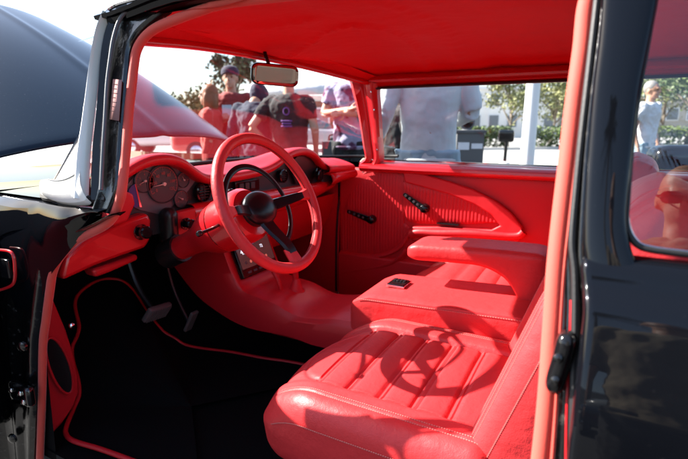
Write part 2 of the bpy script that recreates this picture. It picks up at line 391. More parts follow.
# window crank and door lever: drilled black arms
def crank(name, a, b, knob_end, parent):
    parent = P
    a = Vector(a); b = Vector(b); mb = MB(); d = (b-a).normalized(); n = Vector((0,-1,0)); s = d.cross(n)
    N = 26; rows = []
    for i in range(N+1):
        t = i/N; c = a.lerp(b, t); wd = (.010+.007*t)*(1 if 0 < i < N else .5); h = .006
        rows.append([c+s*wd+n*.030, c+s*wd+n*(.030+h), c-s*wd+n*(.030+h), c-s*wd+n*.030])
    mb.grid(rows, cv=True); o = mb.build(name, 'gloss', parent, bevel=.002)
    k = MB()
    k.lathe(b, n, [(.022,0),(.024,.012),(.020,.036),(.012,.042)], 20)
    k.build('hub', 'gloss', o)
    h_ = MB()
    for i, t in enumerate((.12,.32,.52,.7)):
        h_.lathe(a.lerp(b, t)+n*.0362, n, [(.0062,0),(.0062,.0012),(.0042,.0014),(.0040,.0002)], 14)
    h_.build('drilled_holes', 'seal', o)
    return o
crank('window_crank', (-0.8569,0.7200,0.8634), (-0.7481,0.7200,0.7949), 1, fd)
crank('door_lever', (-1.1789,0.7200,0.7480), (-1.0398,0.7200,0.7111), 1, fd)
# far kick panel and footwell side
MB().grid([[(x, .735, z) for x in (-1.262,-1.32,-1.45,-1.85)] for z in (.25,.5,.7,.9)]).build('kick_panel', 'vinyl', P)

# ---- dashboard
da = empty('dashboard', '', 'x'); del da['label']; del da['category']; da.parent = P
brow = [(-1.2400,-0.6527,1.0345),(-1.2400,-0.6250,1.0491),(-1.2400,-0.5928,1.0669),(-1.2400,-0.5449,1.0873),(-1.2400,-0.4916,1.0994),(-1.2400,-0.4282,1.0988),(-1.2400,-0.3703,1.0821),(-1.2400,-0.3234,1.0515),(-1.2400,-0.2734,1.0225),(-1.2400,-0.2133,1.0132),(-1.2400,-0.1204,1.0122),(-1.2400,-0.0182,1.0151),(-1.2400,0.0876,1.0230),(-1.2400,0.1670,1.0430),(-1.2400,0.2362,1.0697),(-1.2400,0.3087,1.0841),(-1.2400,0.3935,1.0849),(-1.2400,0.4743,1.0618),(-1.2400,0.5308,1.0239),(-1.2400,0.6005,0.9936),(-1.2400,0.7184,0.9849)]
brow += [(-1.215,.55,.990),(-1.185,.63,.988),(-1.145,.70,.988)]
B = resample(cat(brow, 8), 150)
rows = []
for p in B:
    yy = p.y
    # windshield base behind this station
    k = min(range(64), key=lambda i: abs(wb[i].y*.96-yy)); bx, bz = wb[k].x+.012, wb[k].z-.004
    hump = max(0, p.z-1.005)
    back = Vector((bx, p.y, bz)); r_ = .020
    q1 = Vector((p.x-.10, p.y, bz+.004+hump*.62)); q0 = Vector((p.x-.045, p.y, max(p.z+.012, bz-.01)+0*hump))
    row = [back, back.lerp(q1, .5)+Vector((0,0,.003+hump*.1)), q1, q0]
    for a in (75, 45, 15, -15, -45, -80, -120): row.append(Vector((p.x-.012+r_*math.cos(R(a)), p.y, p.z-.008+r_*math.sin(R(a)))))
    row.append(Vector((p.x-.07, p.y, p.z-.026)))
    rows.append(row)
MB().grid(rows).build('dash_pad', 'pad', da, sub=1)
# black face band behind the brow
rows = []
for p in B:
    low = .845 if p.y < -.2 else .86 + .06*sstep(.1, .7, p.y)
    rows.append([(p.x-.045, p.y, p.z-.018), (p.x-.052, p.y, (p.z+low)/2), (p.x-.040, p.y, low)])
MB().grid(rows).build('dash_face', 'grey', da)
# lower red roll of the dash, right of the column
lr = [(-1.2450,-0.3394,0.9265),(-1.2450,-0.2818,0.9253),(-1.2450,-0.1775,0.9258),(-1.2450,-0.0306,0.9264),(-1.2450,0.1383,0.9228),(-1.2450,0.3350,0.9185),(-1.2450,0.4979,0.9156),(-1.2450,0.6719,0.9241)] + [(-1.21,.56,.955),(-1.17,.65,.968),(-1.14,.71,.975)]
L_ = resample(cat(lr, 8), 60); rows = []
for p in L_:
    t = sstep(.2, .75, p.y); h = .105-.055*t
    rows.append([Vector(p)+Vector((-.04,0,.0)), Vector(p)+Vector((-.005,0,.003)), Vector(p)+Vector((.008,0,-.008)), Vector(p)+Vector((.014,0,-.03)), Vector(p)+Vector((.010,0,-h*.7)), Vector(p)+Vector((-.008,0,-h)), Vector(p)+Vector((-.05,0,-h-.01))])
MB().grid(rows).build('lower_dash', 'redpaint', da, sub=1)
# glove box / under-dash panel on the far side
MB().grid([[(x, y, z) for y in (-.05,.2,.45,.735)] for x, z in ((-1.285,.83),(-1.31,.72),(-1.36,.62),(-1.5,.6))]).build('glove_panel', 'vinyl', da)
# knee panel on the driver's left
kp = [(-1.2450,-0.8190,0.8089),(-1.2450,-0.8021,0.8550),(-1.2450,-0.7472,0.8849),(-1.2450,-0.6711,0.9044),(-1.2450,-0.5952,0.9209),(-1.2450,-0.5286,0.9287),(-1.2450,-0.5159,0.9038),(-1.2450,-0.5266,0.8402),(-1.2450,-0.5481,0.8186),(-1.2450,-0.6423,0.8124),(-1.2450,-0.7210,0.8052),(-1.2450,-0.7934,0.7930),(-1.2450,-0.8162,0.7883)]
mo = MB(); mo.prism(kp, (-1,0,0), .05); mo.build('knee_panel', 'redpaint', da, bevel=.012)
kp2 = [(-1.2900,-0.7059,0.7823),(-1.2900,-0.5453,0.7922),(-1.2900,-0.5438,0.7716),(-1.2900,-0.6430,0.7585),(-1.2900,-0.6965,0.7547)]
mo = MB(); mo.prism(kp2, (-1,0,0), .05); mo.build('knee_bolster', 'pad', da, bevel=.010)
# filler red block behind welt (side end of the dash)
mo = MB(); mo.prism([(-1.2000,-0.6585,1.0146),(-1.2000,-0.6387,1.0180),(-1.2000,-0.6070,1.0023),(-1.2000,-0.6035,0.9720),(-1.2000,-0.6363,0.9234),(-1.2000,-0.6761,0.9189),(-1.2000,-0.6947,0.9224)], (-1,0,0), .05); mo.build('dash_end', 'pad', da, bevel=.008)
def knob(c, r, nm, parent=da, d=(1,-.15,.1)):
    mb = MB(); mb.lathe(c, d, [(r*1.25,0),(r*1.25,.004),(r*.7,.006),(r*.7,.02),(r,.022),(r,.034),(r*.8,.038)], 18)
    k = mb.build(nm, 'gloss', parent, ang=35); return k
knob((-1.2430,-0.5624,0.8739), .020, 'light_switch')
knob((-1.2200,-0.4003,0.8720), .017, 'wiper_switch')
# red plate around the second switch
mo = MB(); mo.prism([(-1.2350,-0.4173,0.9149),(-1.2350,-0.3170,0.9168),(-1.2350,-0.2425,0.9130),(-1.2350,-0.2585,0.7836),(-1.2350,-0.3759,0.7873),(-1.2350,-0.4351,0.8216)], (-1,0,0), .03); mo.build('switch_plate', 'pad', da, bevel=.006)
# gauge cluster
gc = MB(); gc.prism([(-1.2850,-0.5704,0.9636),(-1.2850,-0.5602,1.0219),(-1.2850,-0.5280,1.0501),(-1.2850,-0.4807,1.0685),(-1.2850,-0.4239,1.0774),(-1.2850,-0.3651,1.0700),(-1.2850,-0.3132,1.0452),(-1.2850,-0.2788,1.0062),(-1.2850,-0.3403,0.9557),(-1.2850,-0.4059,0.9227),(-1.2850,-0.4577,0.9102),(-1.2850,-0.5259,0.9345)], (-1,0,0), .01); cl = gc.build('gauge_cluster', 'dial', da)
def gauge(px, r, numerals, a0, a1, needle, name):
    c = Vector(px); mk = MB(); nd = MB(); u = Vector((0,1,0)); v = Vector((0,0,1)); n = Vector((1,0,0))
    def at(a, rr): return c + (u*math.cos(R(a)) + v*math.sin(R(a)))*rr
    dk = MB(); dk.lathe(c, n, [(r*1.05,0),(r*1.05,.003),(r*1.0,.004),(r*.98,.001),(.001,.001)], 36); dk.build(name, 'dialdark', da)
    mk.grid([[at(a0+(a1-a0)*i/40, r*q)+n*.0045 for q in (.905,.93)] for i in range(41)])
    for i in range(len(numerals)*4-3):
        a = a0+(a1-a0)*i/(len(numerals)*4-4); w_ = .010 if i % 4 == 0 else .005
        t = Vector((0,-math.sin(R(a)),math.cos(R(a))))*w_*r*1.2; l = .74 if i % 4 == 0 else .82
        mk.add([at(a,r*l)-t+n*.0046, at(a,r*l)+t+n*.0046, at(a,r*.9)+t+n*.0046, at(a,r*.9)-t+n*.0046], [(0,1,2,3)])
    for i, s_ in enumerate(numerals):
        a = a0+(a1-a0)*i/(len(numerals)-1); text(mk, s_, r*.24, at(a, r*.58)+n*.0046, u, v)
    mk.build('dial_marks', 'redmark', da, flip=False)
    t = Vector((0,-math.sin(R(needle)),math.cos(R(needle))))*r*.035
    nd.add([at(needle,-r*.15)-t+n*.007, at(needle,-r*.15)+t+n*.007, at(needle,r*.8)+n*.007], [(0,1,2)])
    nd.lathe(c+n*.003, n, [(r*.1,0),(r*.1,.006),(r*.05,.007)], 14)
    nd.build('needle', 'needle', da)
gauge((-1.2800,-0.4312,1.0083), .062, ['0','20','40','60','80','100','120'], 210, -30, 185, 'speedometer')
gauge((-1.2800,-0.5047,1.0259), .036, ['0','2','4','6','8'], 210, -30, 200, 'tachometer')
gauge((-1.2780,-0.3612,0.9483), .030, ['E','1','F'], 200, -20, 150, 'fuel_gauge')
gauge((-1.2800,-0.3440,1.0130), .026, ['C','1','H'], 180, 0, 120, 'temperature_gauge')
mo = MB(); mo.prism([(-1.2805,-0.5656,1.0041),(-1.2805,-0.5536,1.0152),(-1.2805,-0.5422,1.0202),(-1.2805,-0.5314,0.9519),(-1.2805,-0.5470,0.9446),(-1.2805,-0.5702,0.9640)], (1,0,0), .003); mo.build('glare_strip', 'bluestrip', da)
mo = MB(); mo.prism([(-1.2800,-0.5426,1.0203),(-1.2800,-0.5390,1.0199),(-1.2800,-0.5250,0.9446),(-1.2800,-0.5324,0.9457)], (1,0,0), .004); mo.build('bezel_strip', 'chrome', da)
# round air vents
def vent(c, r):
    mb = MB(); mb.lathe(c, (1,0,0), [(r*1.2,-.01),(r*1.2,.006),(r*1.0,.008),(r*.92,-.004),(.002,-.006)], 28); o = mb.build('air_vent', 'gloss', da)
    s_ = MB()
    for k in (-2,-1,0,1,2):
        hw = math.sqrt(max(0, (r*.9)**2-(k*r*.33)**2)); s_.box(Vector(c)+Vector((.001,0,k*r*.33)), (.006, hw, .0012))
    s_.box(Vector(c)+Vector((.006,0,0)), (.002,.0015,r*.9)); s_.build('vane', 'plastic', da)
vent((-1.2720,-0.2613,0.9611), .030)
vent((-1.2700,0.2352,0.9740), .026)
vent((-1.2700,0.5397,0.9663), .024)
vent((-1.235,.50,.955), .022)
cc = MB(); cc.box((-1.2720,-0.0149,0.9558), (.006,.075,.024)); cc.build('climate_panel', 'gloss', da, bevel=.003)
for i in range(3):
    cc = MB(); p = Vector((-1.2640,-0.0244,0.9574))+Vector((0,-.035+.035*i,.0)); cc.box(p, (.004,.013,.014)); cc.build('climate_button', 'grey', da, bevel=.002)
# passenger side dial recess
mo = MB(); mo.prism([(-1.2680,0.2901,1.0246),(-1.2680,0.3489,1.0534),(-1.2680,0.4270,1.0586),(-1.2680,0.4996,1.0299),(-1.2680,0.5367,0.9768),(-1.2680,0.4779,0.9215),(-1.2680,0.3355,0.9267)], (-1,0,0), .01); mo.build('speaker_grille', 'plastic', da)
# firewall and toe-board: black
MB().grid([[(x, y, z) for y in (-.84,-.4,0,.4,.74)] for x, z in ((-1.48,.225),(-1.86,.52),(-1.90,.85),(-1.5,1.02))]).build('firewall', 'carpet', P)
MB().add([(-1.9,-.845,.2),(-1.36,-.845,.2),(-1.30,-.845,.98),(-1.9,-.845,1.0)], [(0,1,2,3)]).build('footwell_side', 'carpet', P)

# ---- steering column and wheel
wc = Vector((-.810,-.455,.987)); WR = .2117; tl = .448; wn = Vector((math.cos(tl),0,math.sin(tl))); wr = Vector((0,1,0)); wu = wn.cross(wr); wu = -wu if wu.z < 0 else wu
sw = empty('steering_wheel', '', 'x'); del sw['label']; del sw['category']; sw.parent = P
ring = [wc+(wr*math.cos(a)+wu*math.sin(a))*(WR-.0155) for a in [2*math.pi*k/72 for k in range(72)]]
MB().tube(ring, .0155, seg=16, closed=True, sm=1).build('rim', 'leather', sw)
MB().tube([wc+(wr*math.cos(a)+wu*math.sin(a))*(WR-.030) for a in [2*math.pi*k/72 for k in range(72)]], .0022, seg=6, closed=True, sm=1).build('rim_seam', 'groove', sw)
hc = wc-wn*.050
hb = MB(); hb.ell((0,0,0), (1,1,1), seg=32); hb.v = [tuple(hc+wr*(p[0]*.068)+wu*(p[1]*.052)+wn*(p[2]*.027)) for p in hb.v]; hb.build('hub', 'anod', sw)
MB().lathe(hc, -wn, [(.050,.0),(.048,.03),(.042,.05)], 28).build('hub_collar', 'plastic', sw)
for a, nm in ((0,'spoke'),(180,'spoke'),(-90,'spoke')):
    d = wr*math.cos(R(a))+wu*math.sin(R(a)); t = wn.cross(d); mb = MB(); rows = []
    for k in range(15):
        q = k/14; rr = .03+q*(WR-.057-.03); c = hc.lerp(wc, sstep(.0, 1, q)*.92)+d*rr; wd = (.030-.012*q) if a == -90 else (.020-.008*q); th = .007
        rows.append([c+t*wd-wn*th*.2, c+t*wd*.8+wn*th, c-t*wd*.8+wn*th, c-t*wd-wn*th*.2, c-t*wd*.8-wn*th, c+t*wd*.8-wn*th])
    mb.grid(rows, cv=True); so_ = mb.build(nm, 'anod', sw, ang=30)
    mb = MB(); rows = []
    for k in range(8):
        q = k/7; rr = WR-.072+q*.050; c = wc-wn*(.010*(1-q))+d*rr; wd = ((.021+.006*q) if a == -90 else (.013+.012*q*q)); th = .009
        rows.append([c+t*wd, c+t*wd*.7+wn*th, c-t*wd*.7+wn*th, c-t*wd, c-t*wd*.7-wn*th, c+t*wd*.7-wn*th])
    mb.grid(rows, cv=True); mb.build('spoke_end', 'leather', sw)
# horn half ring
rg = [wc-wn*.050+(wr*math.cos(R(a))+wu*math.sin(R(a)))*(WR-.082) for a in range(-66, 216, 6)]
MB().tube(rg, .0095, seg=10, sm=2, flat=.4, up=wn).build('horn_ring', 'anod', sw)
sc_ = empty('steering_column', '', 'x'); del sc_['label']; del sc_['category']; sc_.parent = P
MB().lathe(wc, -wn, [(.040,.078),(.070,.084),(.082,.10),(.084,.13),(.083,.196)], 40).build('column_bell', 'redpaint', sc_)
MB().lathe(wc, -wn, [(.080,.197),(.080,.201)], 32).build('bell_joint', 'rubber', sc_)
MB().lathe(wc, -wn, [(.082,.202),(.076,.24),(.060,.285),(.046,.32),(.040,.36),(.040,.46)], 32).build('column_jacket', 'redpaint', sc_)
MB().tube([wc-wn*.42, wc-wn*.46, wc-wn*.50], .047, seg=18).build('column_boot', 'plastic', sc_)
st = MB(); a = wc-wn*.15+Vector((0,-.072,0)); st.tube([a, a+Vector((.02,-.05,.0)), a+Vector((.035,-.11,.0))], lambda t: .0045, seg=10); o = st.build('turn_signal_lever', 'gloss', sc_)
MB().lathe(a+Vector((.034,-.105,.0)), (.2,-1,0), [(.005,0),(.008,.004),(.008,.016),(.005,.02)], 12).build('lever_knob', 'gloss', o)
st = MB(); a = wc-wn*.13+wu*.076; st.lathe(a, wu, [(.008,0),(.008,.010),(.010,.012),(.006,.016)], 12); st.build('tilt_knob', 'gloss', sc_)
# black column drop in front of the cluster
cd = MB(); c0 = Vector((-1.2550,-0.4422,0.8693)); cd.soft((.030,.026,.062), (.025,.022,.03), (8,10,14), lambda p: c0+Vector((p.x, p.y+.02*p.z, p.z))); cd.build('column_drop', 'plastic', sc_)

# ---- centre stack and tunnel
cs = empty('center_console', '', 'x'); del cs['label']; del cs['category']; cs.parent = P
near = [(-1.2834,-0.1650,0.7659),(-1.2766,-0.1650,0.7178),(-1.2085,-0.1650,0.5791),(-1.1348,-0.1650,0.5505),(-1.0437,-0.1650,0.5386),(-0.9435,-0.1650,0.5098),(-0.8557,-0.1650,0.5158),(-0.7843,-0.1650,0.5304),(-0.7317,-0.1650,0.5336),(-0.6807,-0.1650,0.5368)]
lowr = [(-1.5781,-0.1650,0.6214),(-1.4425,-0.1650,0.4999),(-1.3023,-0.1650,0.4378),(-1.1930,-0.1650,0.4126),(-1.1024,-0.1650,0.4109),(-0.9966,-0.1650,0.4176),(-0.9235,-0.1650,0.4138),(-0.8792,-0.1650,0.4079),(-0.8273,-0.1650,0.4082),(-0.7317,-0.1650,0.4117)]
rows = []
N_ = resample(cat(near, 8), 50); Lw = resample(cat(lowr, 8), 50)
for a, b in zip(N_, Lw):
    r_ = .02; yf = .13; row = [Vector((b.x, -.10, b.z-.02)), b+Vector((0,-.002,0))]
    for t in (.25,.5,.75): row.append(b.lerp(a, t)+Vector((0,-.006,0)))
    row += [a+Vector((0,.0,-.018)), a+Vector((0,.006,-.005)), a+Vector((0,.02,.0))]
    for t in (.25,.5,.75): row.append(Vector((a.x, a.y+(yf-a.y)*t, a.z+.004-.008*0)))
    row += [Vector((a.x, yf-.02, a.z)), Vector((a.x, yf-.006, a.z-.005)), Vector((a.x, yf, a.z-.02)), Vector((a.x, yf, .24))]
    rows.append(row)
MB().grid(rows).build('tunnel_cover', 'pad', cs)
mb = MB(); rows = []
cf0 = N_[0]
mb.grid([[Vector((x, y, z)) for y in (-.165,-.05,.05,.13)] for x, z in ((cf0.x, cf0.z),(cf0.x-.01, cf0.z+.05),(cf0.x-.06, cf0.z+.12))]); mb.build('stack_top', 'pad', cs)
# touchscreen on the sloping front of the stack
s0, s1 = Vector(near[0]), Vector(near[2]); sv = (s0-s1).normalized(); su = Vector((0,1,0)); sn = su.cross(sv); sn = sn if sn.x > 0 else -sn
sc0 = s1+sv*.10+Vector((0,.135,0))+sn*.006
rot = Matrix((su, sv, sn)).transposed()
TL=.0
mb = MB(); mb.box(sc0, (.112,.082,.012), rot); scr = mb.build('touchscreen', 'gloss', P, bevel=.005)
mb = MB(); mb.box(sc0+sn*.0125+sv*.014, (.104,.060,.0012), rot); mb.build('display', 'screen', scr)
mb = MB(); text(mb, '4:00', .034, sc0+sn*.0140+sv*.022-su*.058, su, sv, depth=.0004); mb.build('clock_digits', 'text', scr, flip=False)
mb = MB(); text(mb, '72', .018, sc0+sn*.0140+sv*.022+su*.045, su, sv, depth=.0004); mb.build('temperature_digits', 'text', scr, flip=False)
mb = MB(); mb.box(sc0+sn*.0142-sv*.020+su*.008, (.015,.015,.0006), rot); mb.build('map_icon', 'icon', scr, bevel=.0)
for k, (u_, v_) in enumerate(((-.075,-.024),(-.045,-.024),(.055,-.024))):
    mb = MB(); mb.lathe(sc0+sn*.0140+sv*v_+su*u_, sn, [(.0065,0),(.0065,.0006)], 16); mb.build('app_icon', 'iconred' if k else 'seal', scr)
mb = MB(); 
for u_ in (-.070,-.035,0,.035,.070): mb.box(sc0+sn*.0125-sv*.064+su*u_, (.010,.0045,.002), rot)
mb.build('screen_button', 'seal', scr, bevel=.001)
# shifter
mb = MB(); b0 = Vector((-1.0505,0.0000,0.5330)); mb.lathe(b0+Vector((0,0,-.02)), (.05,0,1), [(.045,0),(.040,.02),(.026,.035),(.018,.06),(.012,.075)], 18); sh = mb.build('shifter_boot', 'vinyl', cs)
MB().tube([b0+Vector((0,0,.04)), b0+Vector((.0,-.004,.09)), b0+Vector((-.012,-.01,.15))], .013, seg=12).build('shift_lever', 'redpaint', cs)
MB().tube([b0+Vector((-.04,-.045,0)), b0+Vector((-.05,-.05,.05)), b0+Vector((-.075,-.05,.09))], .010, seg=10).build('lever_brace', 'vinyl', cs)
# console box between seats
def fcon(p):
    x = p.x; u_ = (x+.29)/.58
    z = p.z + (.030*u_ if p.z > 0 else 0) - (.05*(1-sstep(0,.14,u_)) if p.z > 0 else 0)*.5
    return Vector((-.425+x, -.022+p.y, .51+z))
MB().soft((.29,.150,.125), (.03,.016,.016), (30,16,12), fcon).build('console_box', 'leather', cs)
stt = MB()
for k in range(74):
    u_ = k/73; x = -.29+.035+.545*u_; z = .51+.125+.030*((x+.29)/.58)
    stt.box((-.425+x, -.022-.1495, z-.012), (.0025,.0012,.0009)); 
stt.build('console_stitching', 'stitch', cs)
pw = MB(); c0 = Vector((-0.5899,-0.0213,0.6460)); pw.box(c0+Vector((0,0,.002)), (.034,.038,.004)); po = pw.build('window_switch', 'chrome', P, bevel=.0015)
MB().box(c0+Vector((0,0,.006)), (.028,.032,.003)).build('switch_panel', 'gloss', po)
for k in range(4):
    MB().box(c0+Vector((-.018+.012*k,.012,.010)), (.004,.012,.003)).build('rocker', 'plastic', po, bevel=.001)
# folding armrest
def farm(p):
    u_ = (p.x+.22)/.44; z = p.z
    if z < 0: z -= .10*sstep(.45, 1.0, u_)**1.6 + .13*sstep(.72, 1.05, u_)
    z += .018*u_
    return Vector((-.34+p.x*1.05, .065+p.y, .765+z+.005*math.sin(u_*3)))
MB().soft((.22,.085,.030), (.05,.022,.022), (36,12,8), farm).build('armrest', 'leather', cs)

# ---- seats
def make_seat(name, cy, sgn, det=True):
    s = empty(name, '', 'x'); del s['label']; del s['category']; s.parent = P
    HX, HY, HZ = .285, .290, .10
    def top(u, v):     # extra height of the cushion top at local x,y
        z = .020*sstep(.155, .205, abs(v)) - .012*hill(abs(v), .176, .0045)
        z += .010*(1-(v/.26)**2)
        z += .010*math.sin(5*u+1)*hill(v, .12, .1)*.4
        ins_ = 1-sstep(.168, .178, abs(v))
        if u > -.165:
            ph = (u+.165) % .082; z -= ins_*.0055*(hill(ph, 0, .005)+hill(ph, .082, .005)+.7*hill(ph, .013, .0035)); z += ins_*.004*math.sin(math.pi*ph/.082)
        z -= .004*hill(abs(v), .235, .003) + .004*hill(abs(v), .222, .0025)*0
        # seam round the thigh pad
        if u < -.165: z -= .005*hill(math.hypot((u+.165)*1.0, v*.55), .085, .004)*ins_
        return z
    def fc(p):
        t = sstep(-.02, .085, p.z)
        x, y, z = p.x, p.y, p.z
        fr_ = sstep(-.10, -.31, x)
        z2 = z + t*top(x, y) - (.045*fr_**1.5 + .035*fr_**1.5*(y/.26)**2)*t
        x2 = x - .025*(1-(y/.27)**2)*fr_ + (0 if t else 0)
        y2 = y*(1-.10*fr_*1.0)
        y2 *= 1 - .06*(1-sstep(-.10,0.02,z))
        return Vector((-.400+x2, cy-(.012 if sgn > 0 else 0)+y2, .475+z2))
    n = (150, 150, 20) if det else (50, 50, 10)
    c = MB().soft((HX,HY,HZ), (.055,.045,.055), n, fc).build('cushion', 'leather', s)
    if det:
        for off, hz in ((.228,0),(.240,0),(.292,.050)):
            for sg in (-1, 1):
                m_ = MB()
                for k in range(95):
                    x = -.235+.50*k/94
                    p0 = fc(rp((x, sg*off, HZ-hz), (HX,HY,HZ), (.055,.045,.055))); p1 = fc(rp((x+.0034, sg*off, HZ-hz), (HX,HY,HZ), (.055,.045,.055)))
                    m_.tube([p0+Vector((0,0,.0006)), p1+Vector((0,0,.0008))], .0012, seg=4, sm=1)
                m_.build('stitching', 'stitch', s)
    BH, BW, BT = .325, .265, .075
    ct = Vector((.012, cy, .800)); th = R(19)
    up = Vector((math.sin(th), 0, math.cos(th))); fw = Vector((-math.cos(th), 0, math.sin(th)))
    def fb(p):        # local: x forward depth, y width, z height
        t = sstep(-.01, .06, p.x); y, z = p.y, p.z
        d = .034*sstep(.135, .20, abs(y))*(1-sstep(.12,.30,z)) - .010*hill(abs(y), .160, .004)
        ins_ = 1-sstep(.150, .162, abs(y))
        if z < .14: ph = (z+.30) % .068; d -= ins_*.006*(hill(ph, 0, .005)+hill(ph, .068, .005))
        d -= .006*hill(z, .16, .005)*(1 if abs(y) < .27 else 0)
        d -= .004*(hill(abs(y), .214, .0035) + hill(abs(y), .236, .0035))
        tp = sstep(.05, .325, z)
        w2 = y*(1-.22*tp)
        xx = p.x + t*d - .03*tp*t
        return ct + fw*xx + Vector((0,1,0))*w2 + up*(z - .03*(y/.265)**2*tp)
    n = (20, 130, 150) if det else (8, 40, 40)
    b = MB().soft((BT,BW,BH), (.055,.05,.06), n, fb).build('backrest', 'leather', s)
    if det:
        for off, bx in ((.205,0),(.232,0),(.246,0),(.265,.035)):
            for sg in (-1, 1):
                m_ = MB()
                for k in range(110):
                    z = -.27+.50*k/109
                    p0 = fb(rp((BT-bx, sg*off, z), (BT,BW,BH), (.055,.05,.06))); p1 = fb(rp((BT-bx, sg*off, z+.0032), (BT,BW,BH), (.055,.05,.06)))
                    m_.tube([p0+fw*.0008, p1+fw*.0008], .0012, seg=4, sm=1)
                m_.build('stitching', 'stitch', s)
    MB().box((-.40, cy, .33), (.24,.21,.05)).build('seat_base', 'plastic', s, bevel=.01)
    return s
make_seat('driver_seat', -.440, 1)
make_seat('passenger_seat', .410, -1, False)
# rear bench
rb = empty('rear_seat', '', 'x'); del rb['label']; del rb['category']; rb.parent = P
MB().soft((.28,.66,.10), (.05,.05,.05), (12,30,8), lambda p: Vector((.78+p.x, p.y, .47+p.z))).build('cushion', 'leather', rb)
MB().soft((.09,.66,.32), (.06,.06,.06), (8,30,16), lambda p: Vector((1.10+p.x+.30*(p.z), p.y, .78+p.z))).build('backrest', 'leather', rb)
MB().grid([[(x, y, z) for y in (-.66,0,.66)] for x, z in ((1.25,1.03),(1.9,1.03))]).build('parcel_shelf', 'vinyl', P)
MB().grid([[(x, y*wd, z) for y in (-1,0,1)] for x, z, wd in ((1.95,1.04,.62),(1.75,1.36,.60))]).build('rear_window', 'glass', P)
# inner rear side walls
for sg, nm in ((1,'rear_side_panel'),(-1,'rear_side_panel')):
    MB().grid([[(x, sg*y, z) for x in ((.22 if sg > 0 else .06), .8, 1.9)] for y, z in ((.735,1.0),(.745,.8),(.745,.24))]).build(nm, 'vinyl', P)
    MB().grid([[(x, sg*y, z) for x in (1.35, 1.95)] for y, z in ((.74,1.0),(.66,1.42))]).build('sail_panel', 'headliner', P)

# ---- floor, mat, pedals
MB().grid([[(x, y, .235) for x in (-1.5,-1,-.5,.6,1.9)] for y in (-.85,-.5,0,.5,.78)]).build('floor_carpet', 'carpet', P)
def toe(px):  # on the mat surface: flat then rising toe-board
    return px
mat_edge = [(-0.8201,-0.0827,0.2520),(-0.9356,-0.0663,0.2520),(-1.0368,-0.0748,0.2520),(-1.1590,-0.1025,0.2520),(-1.3128,-0.1255,0.2520),(-1.4271,-0.1561,0.2520),(-1.5112,-0.1889,0.2652),(-1.5525,-0.2093,0.2973),(-1.5838,-0.2283,0.3215),(-1.6185,-0.2330,0.3485),(-1.6843,-0.2309,0.3996),(-1.7488,-0.2207,0.4496),(-1.7966,-0.2155,0.4867),(-1.8359,-0.2285,0.5172),(-1.8565,-0.2617,0.5331),(-1.8671,-0.3111,0.5414),(-1.8583,-0.3732,0.5345),(-1.8366,-0.4333,0.5177),(-1.8009,-0.4722,0.4900),(-1.7315,-0.5067,0.4362),(-1.6985,-0.5391,0.4106),(-1.6676,-0.5812,0.3866),(-1.6247,-0.6086,0.3533),(-1.5671,-0.6321,0.3086),(-1.5253,-0.6593,0.2762),(-1.4985,-0.6969,0.2553),(-1.4327,-0.7622,0.2520),(-1.3908,-0.7912,0.2520),(-1.3361,-0.7997,0.2520),(-1.2320,-0.7848,0.2520),(-1.1205,-0.7735,0.2520),(-0.9991,-0.7630,0.2520),(-0.8588,-0.7507,0.2520)]
MB().tube(mat_edge, .0075, seg=10, sm=8).build('mat_piping', 'vinyl', P)
poly = cat(mat_edge, 4)
c_ = Vector((-1.15,-.5,.258)); mb = MB()
rows = [[c_.lerp(Vector(p), t) for t in (.0001,.5,.9,1.0)] for p in poly]; mb.grid(rows); mb.build('floor_mat', 'carpet', P)
mo = MB(); pc = Vector((-1.5200,-0.3100,0.4607)); rt = Euler((0, R(35), 0)).to_matrix() @ Euler((R(-8),0,0)).to_matrix()
mo.box(pc, (.012,.058,.036), rt); br = mo.build('brake_pedal', 'pedal', P, bevel=.008)
mb = MB()
for k in range(-4, 5): mb.box(pc+rt@Vector((.013,.012*k,0)), (.003,.003,.030), rt)
mb.build('tread', 'pedal', br); 
MB().tube([pc+Vector((-.02,0,0)), pc+Vector((-.12,0,.12)), pc+Vector((-.2,0,.4))], .012, seg=8).build('pedal_arm', 'plastic', br)
pc = Vector((-1.5000,-0.1557,0.3668)); rt = Euler((0, R(30), 0)).to_matrix()
mo = MB(); mo.box(pc, (.008,.020,.055), rt); gp_ = mo.build('gas_pedal', 'pedal', P, bevel=.005)
MB().tube([pc+Vector((-.02,0,0)), pc+Vector((-.1,0,.15)), pc+Vector((-.15,0,.4))], .008, seg=8).build('pedal_arm', 'plastic', gp_)
# angled speaker pod of the near kick panel
kpd = [(-1.4600,-0.7415,0.6954),(-1.4600,-0.7296,0.6451),(-1.4600,-0.7093,0.5557),(-1.4600,-0.6967,0.4730),(-1.4600,-0.6906,0.3868),(-1.4600,-0.6948,0.3262),(-1.4600,-0.7172,0.2865),(-1.4600,-0.7627,0.2469),(-1.4600,-0.8209,0.2182),(-1.4600,-0.7964,0.4227),(-1.4600,-0.7707,0.6136)]
mo = MB(); mo.prism(kpd, (-.6,.1,0), .03); kk = mo.build('speaker_pod', 'pad', P, bevel=.006)
oc = Vector((-1.4520,-0.7505,0.4506)); rows = []
sp = MB(); rows = [[oc+Vector((0, .030*math.cos(a)*q + .018*math.sin(a)*q*-1, .105*math.sin(a)*q)) for a in [2*math.pi*k/32 for k in range(32)]] for q in (.01,.9,1)]; rows = [[p+Vector((.004 if i == 2 else .002, 0, 0)) for p in r_] for i, r_ in enumerate(rows)]
sp.grid(rows, cv=True); sp.build('speaker_grille', 'plastic', kk)
sp = MB(); sp.tube([oc+Vector((.004, .030*math.cos(a) - .018*math.sin(a), .105*math.sin(a))) for a in [2*math.pi*k/32 for k in range(32)]], .004, seg=8, closed=True, sm=1); sp.build('grille_ring', 'pad', kk)
